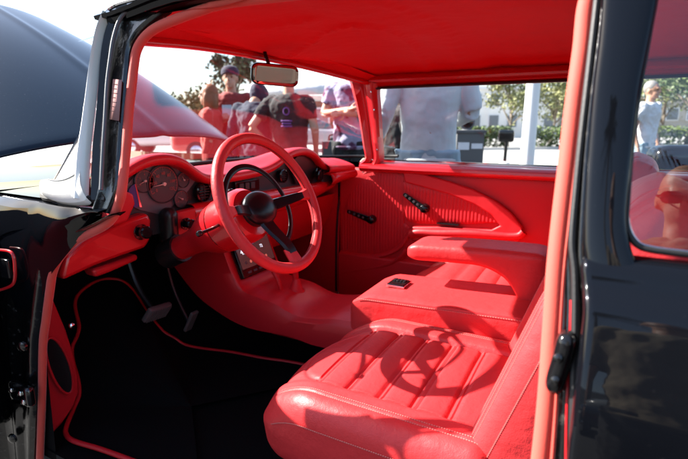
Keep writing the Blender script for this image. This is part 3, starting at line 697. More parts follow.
MB().lathe((-1.5000,-0.6691,0.5453), (1,-.5,0), [(.012,0),(.012,.004),(.007,.008)], 12).build('kick_bolt', 'chrome', P)

# ---- near door opening: welt, jamb, pillars
wl = [(-0.0290,-0.9428,0.7239),(-0.0289,-0.9276,0.7745),(-0.0301,-0.9057,0.8477),(-0.0342,-0.8794,0.9352),(-0.0380,-0.8566,1.0113),(-0.0392,-0.8372,1.0759),(-0.0395,-0.8137,1.1543),(-0.0398,-0.7899,1.2335),(-0.0386,-0.7700,1.3001),(-0.0396,-0.7538,1.3539)] + [(-.035,-.742,1.395),(-.045,-.733,1.425),(-.08,-.728,1.438),(-.2,-.725,1.442),(-.4,-.725,1.438)] + [(-0.6879,-0.7265,1.4448),(-0.7598,-0.7289,1.4371),(-0.8303,-0.7322,1.4260),(-0.8956,-0.7361,1.4131),(-0.9336,-0.7416,1.3946),(-0.9539,-0.7498,1.3672),(-0.9555,-0.7605,1.3316),(-0.9520,-0.7733,1.2892),(-0.9488,-0.7899,1.2337),(-0.9395,-0.8097,1.1678),(-0.9356,-0.8227,1.1243)] + [(-0.9190,-0.8500,1.0612),(-0.9338,-0.8500,1.0311),(-0.9528,-0.8550,0.9985)] + [(-0.9888,-0.8600,0.9727),(-1.0608,-0.8600,0.9434),(-1.1083,-0.8600,0.9205),(-1.1708,-0.8600,0.8767),(-1.2110,-0.8600,0.8312),(-1.2364,-0.8600,0.7780),(-1.2761,-0.8600,0.6855),(-1.3095,-0.8600,0.6043),(-1.3587,-0.8600,0.4193),(-1.4225,-0.8600,0.1978),(-1.4688,-0.8600,0.0295)]
bp = [p for p in wl]
MB().tube(wl, lambda t: .0125 if t < .4 else .0105, seg=12, sm=6).build('door_welt', 'welt', P)
# second thin lip beside the B-pillar welt
MB().tube([(-0.0138,-0.9469,0.7337),(-0.0178,-0.9181,0.8297),(-0.0244,-0.8851,0.9396),(-0.0281,-0.8627,1.0145),(-0.0288,-0.8417,1.0844),(-0.0297,-0.8166,1.1680),(-0.0300,-0.7932,1.2460),(-0.0287,-0.7735,1.3116),(-0.0285,-0.7577,1.3644)], .0035, seg=8).build('welt_lip', 'welt', P)

# B-pillar jamb: ribbed black channel between welt and body edge
jb = MB()
ribbon(jb, [(-0.0147,-0.9486,0.7045),(-0.0184,-0.9266,0.7778),(-0.0208,-0.9049,0.8502),(-0.0258,-0.8790,0.9368),(-0.0308,-0.8563,1.0123),(-0.0327,-0.8351,1.0830),(-0.0337,-0.8097,1.1676),(-0.0339,-0.7860,1.2466),(-0.0315,-0.7661,1.3129),(-0.0300,-0.7501,1.3662),(-0.0285,-0.7341,1.4198)],
       [(0.0319,-0.9753,0.7490),(0.0238,-0.9557,0.8142),(0.0178,-0.9362,0.8793),(0.0126,-0.9159,0.9470),(0.0076,-0.9022,0.9927),(-0.0009,-0.8938,1.0207),(-0.0078,-0.8869,1.0436),(-0.0112,-0.8745,1.0851),(-0.0160,-0.8491,1.1698),(-0.0172,-0.8269,1.2435),(-0.0172,-0.8083,1.3056),(-0.0180,-0.7933,1.3557),(-0.0189,-0.7781,1.4063)], 70,
       ((0,-.02),(0,.0),(.08,.006),(.18,.002),(.30,-.006),(.38,.004),(.46,.005),(.52,-.004),(.66,-.005),(.74,.004),(.82,.008),(.90,.004),(1.0,.0)), (0,-1,.3))
jb.build('pillar_jamb', 'jamb', P, sub=1)
MB().tube([(0.0148,-0.9684,0.7352),(0.0063,-0.9483,0.8024),(-0.0001,-0.9282,0.8694),(-0.0069,-0.9037,0.9509),(-0.0142,-0.8842,1.0159),(-0.0222,-0.8717,1.0577),(-0.0245,-0.8532,1.1192),(-0.0258,-0.8308,1.1941),(-0.0262,-0.8042,1.2825),(-0.0267,-0.7774,1.3721)], .0045, seg=8).build('door_seal', 'rubber', P)
# red paint line seen in the jamb and the striker
MB().tube([(0.0075,-0.9629,0.7271),(-0.0002,-0.9423,0.7957),(-0.0067,-0.9218,0.8639),(-0.0113,-0.9005,0.9350),(-0.0155,-0.8861,0.9830)], .0016, seg=6).build('jamb_edge', 'redpaint', P)
st = MB(); c0 = Vector((-0.0183,-0.9142,0.9093))
st.soft((.012,.016,.042), (.010,.012,.016), (8,8,14), lambda p: c0+Vector((p.x+.004*math.sin(p.z*40), p.y, p.z)), 0); sk = st.build('latch_striker', 'gloss', P)
MB().lathe(c0+Vector((-.003,-.016,.012)), (0,-1,.2), [(.006,0),(.006,.003),(.003,.005)], 10).build('striker_bolt', 'jamb', sk)
MB().lathe(c0+Vector((-.003,-.016,-.018)), (0,-1,.2), [(.006,0),(.006,.003),(.003,.005)], 10).build('striker_bolt', 'jamb', sk)
# outer skin of the B-pillar
ed = [(-0.0261,-0.7723,1.4323),(-0.0214,-0.7953,1.3557),(-0.0194,-0.8104,1.3054),(-0.0194,-0.8290,1.2435),(-0.0170,-0.8511,1.1698),(-0.0138,-0.8692,1.1093),(-0.0103,-0.8817,1.0676),(-0.0084,-0.8870,1.0499),(-0.0039,-0.8933,1.0291)]
wq = [(0.0436,-0.7761,1.4196),(0.0413,-0.7976,1.3480),(0.0369,-0.8153,1.2889),(0.0334,-0.8295,1.2416),(0.0333,-0.8507,1.1710),(0.0341,-0.8682,1.1128),(0.0360,-0.8768,1.0840),(0.0425,-0.8842,1.0594),(0.0529,-0.8909,1.0369)]
bo = MB(); ribbon(bo, ed, wq, 40, ((0,-.004),(.04,.001),(.12,.004),(.5,.006),(.86,.004),(.93,.001),(.97,-.001),(1,-.012)), (0,-1,.3)); bo.build('rear_pillar', 'black', P, sub=1)
# shallow upright pressing on the pillar face
# quarter panel below the belt
prof = [(-.868,1.046),(-.880,1.0455),(-.890,1.043),(-.898,1.036),(-.904,1.028),(-.908,1.018),(-.912,1.012),(-.922,1.004),(-.930,.996),(-.936,.985),(-.946,.96),(-.962,.92),(-.975,.88),(-.982,.84),(-.984,.78),(-.980,.66),(-.965,.50),(-.93,.32)]
rows = []
exs = [(-.010),(-.008),(-.004),(0),(.03),(.08),(.15),(.3),(.6),(1.0),(1.5),(2.0),(2.3)]
for i, x in enumerate(exs):
    rows.append([(x + (0 if i > 3 else (.010*sstep(1.04,.98,z))), y + (.012 if i == 0 else .004 if i == 1 else 0), z) for y, z in prof])
MB().grid(rows).build('quarter_panel', 'black', P, sub=1)
# quarter glass with chrome reveal
qf = [(0.0443,-0.7641,1.4231),(0.0378,-0.7857,1.3509),(0.0344,-0.8038,1.2905),(0.0314,-0.8201,1.2364),(0.0307,-0.8399,1.1705),(0.0325,-0.8576,1.1112),(0.0341,-0.8654,1.0854),(0.0399,-0.8701,1.0696),(0.0502,-0.8733,1.0591),(0.0637,-0.8742,1.0561),(0.0814,-0.8744,1.0554),(0.1098,-0.8745,1.0550),(0.1456,-0.8747,1.0542)]
MB().tube(qf, .0042, seg=10, flat=.8).build('glass_reveal', 'rubber', P)
qf2 = [(0.0465,-0.7614,1.4236),(0.0401,-0.7831,1.3512),(0.0366,-0.8013,1.2907),(0.0336,-0.8176,1.2365),(0.0329,-0.8374,1.1704),(0.0347,-0.8552,1.1110),(0.0366,-0.8622,1.0876),(0.0418,-0.8667,1.0728),(0.0511,-0.8699,1.0621),(0.0645,-0.8708,1.0591),(0.0814,-0.8710,1.0582),(0.1099,-0.8712,1.0578),(0.1459,-0.8715,1.0568)]
MB().tube(qf2, .0014, seg=8).build('chrome_reveal', 'chrome', P)
gq = cat(qf2, 6); gpoly = [Vector(p) for p in gq] + [Vector((.9,-.872,1.045)), Vector((.85,-.775,1.40))]
MB().add(gpoly, [tuple(range(len(gpoly)))]).build('quarter_window', 'qglass', P)
# roof side rail above both side openings + drip gutter
rl = MB(); rows = []
for i in range(41):
    x = -1.06+2.4*i/40; dz = -.025*sstep(-.8,-1.06,x)
    rows.append([(x, -.70, 1.452+dz*.3), (x, -.725, 1.448+dz), (x, -.742, 1.446+dz), (x, -.758, 1.452+dz), (x, -.762, 1.462+dz), (x, -.772, 1.463+dz), (x, -.775, 1.470+dz), (x, -.765, 1.476+dz), (x, -.752, 1.478+dz), (x, -.735, 1.495+dz)])
rl.grid(rows); rl.build('roof_rail', 'black', P)
MB().tube([(-1.0194,-0.7625,1.4582),(-0.9901,-0.7602,1.4660),(-0.9342,-0.7590,1.4702),(-0.8269,-0.7574,1.4754),(-.5,-.772,1.468),(-.2,-.772,1.468),(1.2,-.772,1.46)], .005, seg=8).build('drip_molding', 'chrome', P)
# front pillar jamb
inn = [(-0.8595,-0.7314,1.4452),(-0.9173,-0.7387,1.4209),(-0.9514,-0.7457,1.3975),(-0.9679,-0.7547,1.3676),(-0.9638,-0.7682,1.3226),(-0.9571,-0.7849,1.2669),(-0.9484,-0.8081,1.1897),(-0.9391,-0.8277,1.1245),(-0.9333,-0.8470,1.0599),(-0.9507,-0.8630,1.0068)]
out_ = [(-0.9097,-0.7384,1.4818),(-0.9781,-0.7439,1.4638),(-1.0128,-0.7522,1.4361),(-1.0229,-0.7655,1.3918),(-1.0221,-0.7790,1.3465),(-1.0148,-0.7960,1.2900),(-1.0054,-0.8195,1.2118),(-0.9955,-0.8393,1.1456),(-0.9829,-0.8621,1.0697),(-0.9910,-0.8772,1.0192)]
fp = MB(); ribbon(fp, inn, out_, 50, ((0,-.01),(0,.004),(.1,.008),(.3,.004),(.55,.004),(.7,.010),(.78,.010),(.84,.002),(.92,.003),(1,.0)), (0,-1,.3)); fj = fp.build('front_pillar_jamb', 'jamb', P, sub=1)
MB().tube([(-0.9227,-0.7560,1.4634),(-0.9765,-0.7633,1.4389),(-0.9933,-0.7761,1.3964),(-0.9938,-0.7920,1.3433),(-0.9903,-0.8086,1.2881),(-0.9777,-0.8316,1.2115),(-0.9680,-0.8510,1.1468),(-0.9531,-0.8764,1.0621)], .0042, seg=8).build('jamb_seal', 'seal', P)
out2 = [(-0.9979,-0.7364,1.4887),(-1.0309,-0.7475,1.4517),(-1.0485,-0.7607,1.4077),(-1.0478,-0.7786,1.3482),(-1.0373,-0.7991,1.2795),(-1.0306,-0.8194,1.2119),(-1.0240,-0.8395,1.1450),(-1.0025,-0.8723,1.0358)]
fp = MB(); ribbon(fp, [(-0.9781,-0.7439,1.4638),(-1.0128,-0.7522,1.4361),(-1.0229,-0.7655,1.3918),(-1.0221,-0.7790,1.3465),(-1.0148,-0.7960,1.2900),(-1.0054,-0.8195,1.2118),(-0.9955,-0.8393,1.1456),(-0.9746,-0.8717,1.0378)], out2, 40, ((0,0),(.3,.003),(.6,.006),(1,0)), (0,-1,.3)); fp.build('front_pillar', 'black', P)
# sticker on the jamb
a_, b_, c2, d_ = [Vector(q) for q in [(-0.9961,-0.7902,1.3027),(-0.9607,-0.7913,1.2989),(-0.9487,-0.8182,1.2093),(-0.9877,-0.8168,1.2139)]]
MB().add([a_, b_, c2, d_], [(0,1,2,3)]).build('jamb_sticker', 'sticker', P, solid=.0006)
mb = MB()
for k in range(7):
    t = .12+.11*k; l = a_.lerp(d_, t); r_ = b_.lerp(c2, t); mb.tube([l.lerp(r_, .15)+Vector((0,-.0008,0)), l.lerp(r_, .5+.35*random.random())+Vector((0,-.0008,0))], .0006, seg=4, sm=1)
mb.build('sticker_print', 'ink', P)
# cream windshield trim: upright and boot at the base
wtm = MB(); ribbon(wtm, [(-1.0293,-0.7539,1.4503),(-1.0432,-0.7671,1.4062),(-1.0449,-0.7862,1.3427),(-1.0364,-0.8086,1.2679),(-1.0304,-0.8321,1.1895),(-1.0237,-0.8521,1.1231),(-1.0079,-0.8781,1.0362)], [(-1.0276,-0.7603,1.4489),(-1.0452,-0.7734,1.4054),(-1.0482,-0.7950,1.3332),(-1.0475,-0.8167,1.2612),(-1.0469,-0.8381,1.1895),(-1.0504,-0.8549,1.1337),(-1.0360,-0.8832,1.0394)], 40, ((0,-.006),(0,.006),(.2,.014),(.45,.018),(.7,.014),(.88,.004),(1,-.010)), (0,-1,.3))
wt_ = wtm.build('windshield_trim', 'white', P, sub=1)
bt = MB(); rows = []
topc = [(-1.0389,-0.8542,1.1227),(-1.0427,-0.8622,1.0960),(-1.0687,-0.8666,1.0813),(-1.1009,-0.8691,1.0729),(-1.1360,-0.8697,1.0710),(-1.1653,-0.8688,1.0741),(-1.1891,-0.8699,1.0705)]
botc = [(-0.9899,-0.8874,1.0388),(-0.9986,-0.8895,1.0317),(-1.0482,-0.8913,1.0258),(-1.1018,-0.8911,1.0263),(-1.1433,-0.8893,1.0324),(-1.1714,-0.8857,1.0443),(-1.1808,-0.8803,1.0624)]
T_ = resample(cat(topc, 6), 30); Bc = resample(cat(botc, 6), 30)
for i_, (a, b) in enumerate(zip(T_, Bc)): e_ = 1-sstep(22, 29, i_); rows.append([a+Vector((0,.02*e_,-.006*e_)), a, a.lerp(b, .25)+Vector((0,-.010,.004))*e_, a.lerp(b, .6)+Vector((0,-.016,.0))*e_, b, b+Vector((0,.012,-.006))*e_])
bt.grid(rows); bt.build('trim_boot', 'white', wt_, sub=1)
MB().tube([p+Vector((0,-.004,.002)) for p in T_[:24]], .0022, seg=8, sm=1).build('boot_gasket', 'seal', wt_)
# cowl + front fender
fe = MB(); rows = []
for i in range(31):
    x = -.93-2.4*i/30; u_ = i/30
    k = 1.0
    base = 1.012 - .010*sstep(-1.0,-1.4,x)
    rows.append([(x, -.30, base+.012), (x, -.60, base+.010), (x, -.76, base), (x, -.84, base-.004), (x, -.885, base-.008), (x, -.915, base-.020), (x, -.935, base-.045), (x, -.945, base-.09), (x, -.948, base-.16), (x, -.945, base-.4), (x, -.93, base-.75)] if x < -1.47 else
                [(x, -.30, base), (x, -.60, base), (x, -.76, base), (x, -.84, base-.006), (x, -.875, base-.012), (x, -.895, base-.026), (x, -.900, base-.05), (x, -.898, base-.07), (x, -.894, base-.08), (x, -.890, base-.09), (x, -.886, base-.10)])
rows2 = [r_ for r_ in rows if r_[0][0] < -1.44]
fe.grid(rows2); fe.build('front_fender', 'black', P, sub=1)
cw = MB(); rows = []
def lerpt(x, tab):
    for (a, b), (c, d) in zip(tab, tab[1:]):
        if (x-a)*(x-c) <= 0: return b+(d-b)*(x-a)/(c-a)
    return tab[0][1] if abs(x-tab[0][0]) < abs(x-tab[-1][0]) else tab[-1][1]
for i in range(22):
    x = -.950-.53*i/21; b_z = 1.020
    yi = lerpt(x, ((-.965,-.860),(-1.07,-.878),(-1.19,-.866),(-1.30,-.783),(-1.40,-.58),(-1.5,-.3)))
    zb = max(.80, 1.05-.78*(-.91-x)+.010) if x > -1.22 else max(.70, .818-1.4*(-1.22-x)); zb = min(zb, b_z-.012); dz = b_z-zb; yo = min(yi-.02, -.884)
    rows.append([(x, yi, b_z), (x, yi+(yo-yi)*.4, b_z), (x, yi+(yo-yi)*.8, b_z-.002), (x, yo, b_z-min(.010, dz*.15)), (x, yo-.010, b_z-dz*.35), (x, yo-.008, b_z-dz*.55), (x, -.878, b_z-dz*.8), (x, -.868, zb)])
cw.grid(rows); cw.build('cowl', 'black', P, sub=1)
MB().grid([[Vector((p.x+(-1.85-p.x)*t-.004, p.y*(1-.1*t), 1.026-.02*t)) for t in (0,.3,.6,1)] for p in wb[6:58]]).build('cowl_top', 'black', P)
MB().grid([[(x, y, z) for x in (-1.5,-2.2,-3.3)] for y, z in ((.30,1.0),(.76,1.02),(.88,.99),(.94,.9),(.94,.4))]).build('far_fender', 'black', P)
# hinge pillar face (ribbed black jamb ahead of the doorway)
hp = MB(); A_ = [(-0.9113,-0.8660,1.0153),(-0.9706,-0.8660,0.9872),(-1.0411,-0.8660,0.9589),(-1.1083,-0.8660,0.9318),(-1.1745,-0.8660,0.8907),(-1.2200,-0.8660,0.8423),(-1.2484,-0.8660,0.7778),(-1.2889,-0.8660,0.6852),(-1.3230,-0.8660,0.6038),(-1.3735,-0.8660,0.4182),(-1.4390,-0.8660,0.1957),(-1.4866,-0.8660,0.0266)]
B_ = [(-1.10,-.888,.965),(-1.20,-.890,.955),(-1.33,-.893,.93),(-1.42,-.895,.89),(-1.49,-.897,.84),(-1.53,-.899,.78),(-1.55,-.90,.70),(-1.565,-.90,.6),(-1.57,-.90,.5),(-1.575,-.90,.4),(-1.58,-.90,.25),(-1.58,-.9,.1)]
ribbon(hp, A_, B_, 70, ((0,-.02),(0,.0),(.06,.012),(.12,.012),(.18,-.004),(.3,-.018),(.42,-.020),(.5,-.008),(.58,-.008),(.66,-.020),(.9,-.022),(1,.0)), (0,-1,0)); hp.build('hinge_jamb', 'jamb', P, sub=1)
for q in ((-1.3864,-0.9000,0.4586),):
    c0 = Vector(q); hb = MB()
    hb.soft((.050,.012,.030), (.012,.008,.012), (10,4,8), lambda p: c0+Vector((p.x+.01, p.y, p.z))); hg = hb.build('door_hinge', 'jamb', P)
    for dx, dz in ((-.028,.008),(.02,.012),(.03,-.012)):
        MB().lathe(c0+Vector((.01+dx,-.012,dz)), (.2,-1,.1), [(.008,0),(.008,.004),(.004,.006)], 6).build('hinge_bolt', 'chrome', hg)
    MB().box(c0+Vector((0,-.013,-.022)), (.045,.003,.004), Euler((0,R(-12),0)).to_matrix()).build('hinge_pin', 'chrome', hg)
cpk = MB(); cpk.box((-1.3529,-0.9000,0.8319), (.022,.006,.026)); cpk.build('jamb_reflection', 'gloss', P, bevel=.004)  # black plate with red rim, standing in for a reflection on the jamb
MB().tube([(-1.3574,-0.9050,0.8817),(-1.3005,-0.9050,0.8810),(-1.2975,-0.9050,0.8414),(-1.3198,-0.9050,0.7944),(-1.3916,-0.9050,0.7655)], .004, seg=8).build('reflection_rim', 'redpaint', P)  # red outline of that reflection, modelled as a tube
MB().lathe((-1.3560,-0.8880,0.6026), (.3,-1,0), [(.016,0),(.014,.006),(.006,.010)], 12).build('jamb_bolt', 'jamb', P)
MB().lathe((-1.5006,-0.8880,0.2618), (.3,-1,0), [(.016,0),(.014,.006),(.006,.010)], 12).build('jamb_bolt', 'jamb', P)
# open front door swung forward past the hinges: only its inner edge shows
od = empty('open_door', '', 'x'); del od['label']; del od['category']; od.parent = P
hd = Vector((-1.545,-.935,0)); dd = Vector((-.30,-.954,0)).normalized(); dn = Vector((-dd.y, dd.x, 0)); dn = dn if dn.x > 0 else -dn
rows = [[hd+dd*s_+dn*t_+Vector((0,0,z)) for s_, t_ in ((1.10,0),(.02,0),(.0,.02),(.0,.10),(.02,.12),(1.1,.12))] for z in (.30,.5,.75,.93,.99)]
MB().grid(rows).build('door_shell', 'black', od, bevel=.006)
MB().prism([hd+dd*.03+dn*.122+Vector((0,0,.34)), hd+dd*1.05+dn*.122+Vector((0,0,.34)), hd+dd*1.05+dn*.122+Vector((0,0,.96)), hd+dd*.03+dn*.122+Vector((0,0,.96))], dn, .02).build('door_card', 'vinyl', od, bevel=.006)

# ---- raised hood
rows = []
for i in range(31):
    t = i/30; row = []
    for k in range(-20, 21):
        v = k/20; hw = .65-.22*t
        x = -1.72-.11*v*v - 1.50*t + .10*v*v*t; z = 1.075 + .76*t + .05*math.sin(t*math.pi)
        crown = .085*(1-abs(v)**2.6) + .010*hill(v, 0, .035)
        row.append((x+crown*.45, hw*v-.06*(1-t*.5), z+crown*.88 + (-.04*sstep(.9,1,t))))
    rows.append(row)
MB().grid(rows).build('hood', 'hood', P, solid=.02, sub=1)
# front clip under the hood, grille end
MB().soft((.9,.92,.36), (.1,.1,.1), (8,8,8), lambda p: Vector((-2.85+p.x, p.y, .56+p.z))).build('front_clip', 'black', P)
# rear body
MB().soft((.75,.90,.34), (.15,.12,.12), (10,10,8), lambda p: Vector((2.75+p.x, p.y, .66+p.z))).build('trunk', 'black', P)
for x in (-2.35, 2.35):
    for sg in (-1, 1):
        MB().lathe((x, sg*.70, .33), (0,sg,0), [(.2,-.1),(.33,-.1),(.34,-.06),(.34,.10),(.32,.13),(.2,.12),(.19,.08),(.02,.07)], 32).build('wheel', 'rubber', P)
# rear-view mirror
mc = Vector((-1.1239,0.0000,1.3868)); mr = Euler((R(-3), R(5), R(-40))).to_matrix()
mi_ = empty('rear_view_mirror', '', 'x'); del mi_['label']; del mi_['category']; mi_.parent = P
MB().soft((.012,.092,.040), (.008,.03,.024), (4,24,12), lambda p: mc + mr @ Vector((p.x, p.y, p.z*(1-.25*p.y/.105*0)+.0)) ).build('mirror_shell', 'gloss', mi_)
MB().soft((.002,.088,.036), (.001,.028,.022), (2,24,12), lambda p: mc + mr @ Vector((p.x+.013, p.y, p.z))).build('mirror_face', 'mirror', mi_)
MB().tube([mc+Vector((-.01,-.02,.03)), mc+Vector((-.02,-.025,.065)), mc+Vector((-.035,-.02,.10))], .007, seg=8).build('mirror_stalk', 'gloss', mi_)

# ================================================================== PEOPLE
def remesh(o, vox, smooth=4):
    q = o.modifiers.new('r', 'REMESH'); q.mode = 'VOXEL'; q.voxel_size = vox; q.use_smooth_shade = True
    q = o.modifiers.new('s', 'SMOOTH'); q.iterations = smooth; q.factor = .5
M['skin'] = pbr('skin', (.50, .27, .18), .5, bump=[('n', 60, .1)])
M['hair_dark'] = pbr('dark_hair', (.02, .014, .010), .6, bump=[('n', 120, .8)])
M['hair_red'] = pbr('auburn_hair', (.30, .09, .03), .5, bump=[('n', 120, .8)])
M['hair_grey'] = pbr('grey_hair', (.25, .23, .21), .6, bump=[('n', 120, .8)])
def cloth(name, c, **k): M[name] = pbr(name, c, .85, bump=[('n', 5, .22), ('n', 600, .1)], sheen=.2, **k); return name
cloth('cloth_grey', (.64, .69, .70)); cloth('cloth_denim', (.30, .42, .50)); cloth('cloth_black', (.012, .012, .014)); cloth('cloth_navy', (.012, .018, .045))
cloth('cloth_maroon', (.26, .03, .025)); cloth('cloth_red', (.42, .05, .035)); cloth('cloth_lavender', (.36, .32, .46), var=(7, (.10,.02,.07), .50, .56)); cloth('cloth_white', (.70, .70, .72)); cloth('cloth_blue', (.02, .06, .30)); cloth('cloth_khaki', (.22, .18, .12))
ftex = bpy.data.textures.new('cloth_folds', 'CLOUDS'); ftex.noise_scale = .11; ftex.noise_depth = 2
def folds(o, k):
    q = o.modifiers.new('d', 'DISPLACE'); q.texture = ftex; q.strength = .045*k; q.mid_level = .5; q.texture_coords = 'GLOBAL'
def person(label, x, y, face, h, shirt, pants, hair='hair_dark', sleeve='long', cap=None, glasses=False, shorts=False,
           el=((-.27,.03,1.13),(.27,.03,1.13)), wr_=((-.27,-.06,.90),(.27,-.06,.90)), hood=False, long_hair=False, wide=1.0, group='people standing around the car', vox=.010, bow=0, nod=0, fold=1.0):
    HR = Matrix.Rotation(nod, 3, 'X')
    k = h/1.76; root = empty('person', label, 'person', (x, y, 0), face, group)
    S = lambda p: Vector((p[0]*k*wide if abs(p[0]) > .001 else 0, p[1]*k, p[2]*k)) if not isinstance(p, Vector) else p*k
    hc_ = Vector((0, -.02-bow*.10, 1.645-bow*.06))
    b = MB()
    def T(pts, r0, r1, mb=b, seg=12, flat=1, up=None, sm=5):
        mb.tube([S(p) for p in pts], lambda t: (r0+(r1-r0)*t)*k, seg=seg, flat=flat, up=up, sm=sm)
    sho = ((-.185,0,1.43),(.185,0,1.43))
    b.tube([S(p) for p in ((0,0,.88),(0,-.005,1.1),(0,0,1.3),(0,.005,1.46))], .14*k, seg=16, sm=5, flat=.66, up=(0,1,0))
    T([(0,.01,1.42),(0,-.005,1.50),hc_+HR@Vector((0,.01,-.06))], .058, .052)
    for i in (0,1):
        sx = -1 if i == 0 else 1
        T([sho[i], el[i]], .052, .040); T([el[i], wr_[i]], .040, .026)
        d = (Vector(wr_[i])-Vector(el[i])).normalized(); w0 = Vector(wr_[i]); side = d.cross(Vector((0,-1,.3))).normalized(); pn = d.cross(side)
        b.ell(S(w0+d*.045), [q*k for q in (.036,.018,.05)], rot=d.to_track_quat('Z','Y').to_matrix(), seg=12)
        for f in range(4):
            o_ = w0+d*.075+side*(-.028+.0185*f); ln = (.062,.075,.070,.052)[f]
            T([o_, o_+d*ln*.55+pn*.006, o_+d*ln*.85+pn*.030], .0095, .0075, sm=3, seg=8)
        T([w0+d*.02+side*(-.03), w0+d*.05+side*(-.055)+pn*.01, w0+d*.08+side*(-.060)+pn*.02], .011, .008, sm=3, seg=8)
        T([(sx*.09,0,.93),(sx*.10,-.01,.50),(sx*.10,.02,.09)], .085, .045)
        T([(sx*.10,.05,.045),(sx*.105,-.10,.04),(sx*.11,-.17,.035)], .042, .034, flat=.8)
    # head: skull, jaw, nose, ears, brow
    hs = lambda p, r, seg=18: b.ell(S(hc_+HR@Vector(p)), [q*k for q in r], rot=HR, seg=seg)
    hs((0,.012,.02), (.076,.094,.100)); hs((0,-.030,-.045), (.055,.060,.066)); hs((0,-.072,-.092), (.022,.018,.018))
    hs((0,-.094,-.012), (.013,.020,.026)); hs((0,-.102,-.024), (.017,.014,.012)); hs((0,-.080,.022), (.050,.014,.010)); hs((0,-.084,-.060), (.026,.012,.010))
    hs((-.076,.012,-.010), (.010,.020,.030)); hs((.076,.012,-.010), (.010,.020,.030))
    bo_ = b.build('body', 'skin', root); remesh(bo_, vox*k, 3)
    for sx in (-1, 1):
        MB().ell(S(hc_+HR@Vector((sx*.030,-.078,.004))), [q*k for q in (.012,.008,.006)], seg=8).build('eye', 'hair_dark', root)
    sh_ = MB()
    tr = [(0,.165),(.05,.175),(.3,.170),(.5,.180),(.72,.200),(.84,.195),(.92,.150),(1,.075)]
    def trad(t):
        for (a, b), (c, d) in zip(tr, tr[1:]):
            if t <= c: return (b+(d-b)*(t-a)/(c-a))*k*wide
        return .07*k
    sh_.tube([S(p) for p in ((0,0,.88),(0,-.008,1.08),(0,-.003,1.3),(0,.005,1.50))], trad, seg=24, sm=8, flat=.66, up=(0,1,0))
    for i in (0,1): sh_.ell(S(Vector(sho[i])*.93+Vector((0,0,.095))), [q*k for q in (.082,.078,.075)])
    for i in (0,1):
        if sleeve == 'long':
            T([sho[i], el[i]], .070, .056, sh_); T([el[i], Vector(wr_[i])], .056, .036, sh_)
        else:
            T([sho[i], Vector(sho[i]).lerp(Vector(el[i]), .62)], .070, .062, sh_)
    if hood:
        sh_.ell(S(hc_+HR@Vector((0,.03,.01))), [q*k for q in (.100,.110,.130)])
    sh = sh_.build('shirt', shirt, root); remesh(sh, vox*k, 5); folds(sh, k*fold)
    hm = MB(); hm.tube([S((.172*math.cos(a)/(1), .118*math.sin(a), .895)) for a in [2*math.pi*q/32 for q in range(32)]], .013*k, seg=8, closed=True, sm=1, flat=1.6); hm.build('hem', shirt, sh)
    pa = MB()
    for sx in (-1, 1):
        T([(sx*.085,0,.95),(sx*.10,-.01,.52)], .105, .085, pa)
        if not shorts: T([(sx*.10,-.01,.52),(sx*.10,.015,.10)], .085, .068, pa)
    pa.ell(S((0,0,.93)), [q*k*wide for q in (.160,.112,.11)])
    p_ = pa.build('shorts' if shorts else 'trousers', pants, root); remesh(p_, vox*k, 4); folds(p_, k*.7)
    for sx in (-1, 1):
        MB().soft((.05*k,.14*k,.045*k), (.03*k,.04*k,.03*k), (6,10,6), lambda p: S((sx*.105,-.055,.045))+p).build('shoe', 'cloth_black', root)
    if hair:
        ha = MB(); ha.ell(S(hc_+HR@Vector((0,.026,.038))), [q*k for q in (.084,.096,.096)], seg=20)
        if long_hair:
            ha.ell(S(hc_+HR@Vector((0,.06,-.06))), [q*k for q in (.092,.06,.15)]); ha.ell(S(hc_+HR@Vector((-.07,.0,-.08))), [q*k for q in (.03,.05,.12)]); ha.ell(S(hc_+HR@Vector((.07,.0,-.08))), [q*k for q in (.03,.05,.12)])
        hh = ha.build('hair', hair, root); remesh(hh, .010, 2)
    if cap:
        c_ = MB(); c_.lathe(S(hc_+HR@Vector((0,.015,.035))), (0,.05,1), [(.096*k,0),(.097*k,.03*k),(.088*k,.06*k),(.062*k,.086*k),(.03*k,.098*k),(.004*k,.10*k)], 24)
        rows_ = [[S(hc_+HR@Vector((.075*math.sin(a)*q2, -.070-.085*math.cos(a)*q2*1.0+.0, .040+.010*math.cos(a)*q2-.016*abs(math.sin(a))*q2))) for a in [R(-80+160*j/12) for j in range(13)]] for q2 in (.2,.7,1.0)]
        cc_ = c_.build('cap', cap, root)
        bl = MB(); bl.grid(rows_); bl.build('brim', cap, cc_, solid=.004)
    if glasses:
        for sx in (-1, 1):
            MB().soft((.031*k,.006*k,.022*k), (.02*k,.004*k,.016*k), (8,3,8), lambda p: S(hc_+HR@Vector((sx*.034,-.100,.006)))+p).build('sunglasses_lens', 'glasses_red', root)
        MB().tube([S(hc_+HR@Vector(q)) for q in ((-.078,.01,.012),(-.070,-.085,.012),(0,-.106,.014),(.070,-.085,.012),(.078,.01,.012))], .003, seg=6).build('sunglasses_frame', 'gloss', root)
    return root
M['glasses_red'] = pbr('red_lens', (.12, .01, .01), .08)
def AT(p): return p[0], p[1]
BF = math.pi
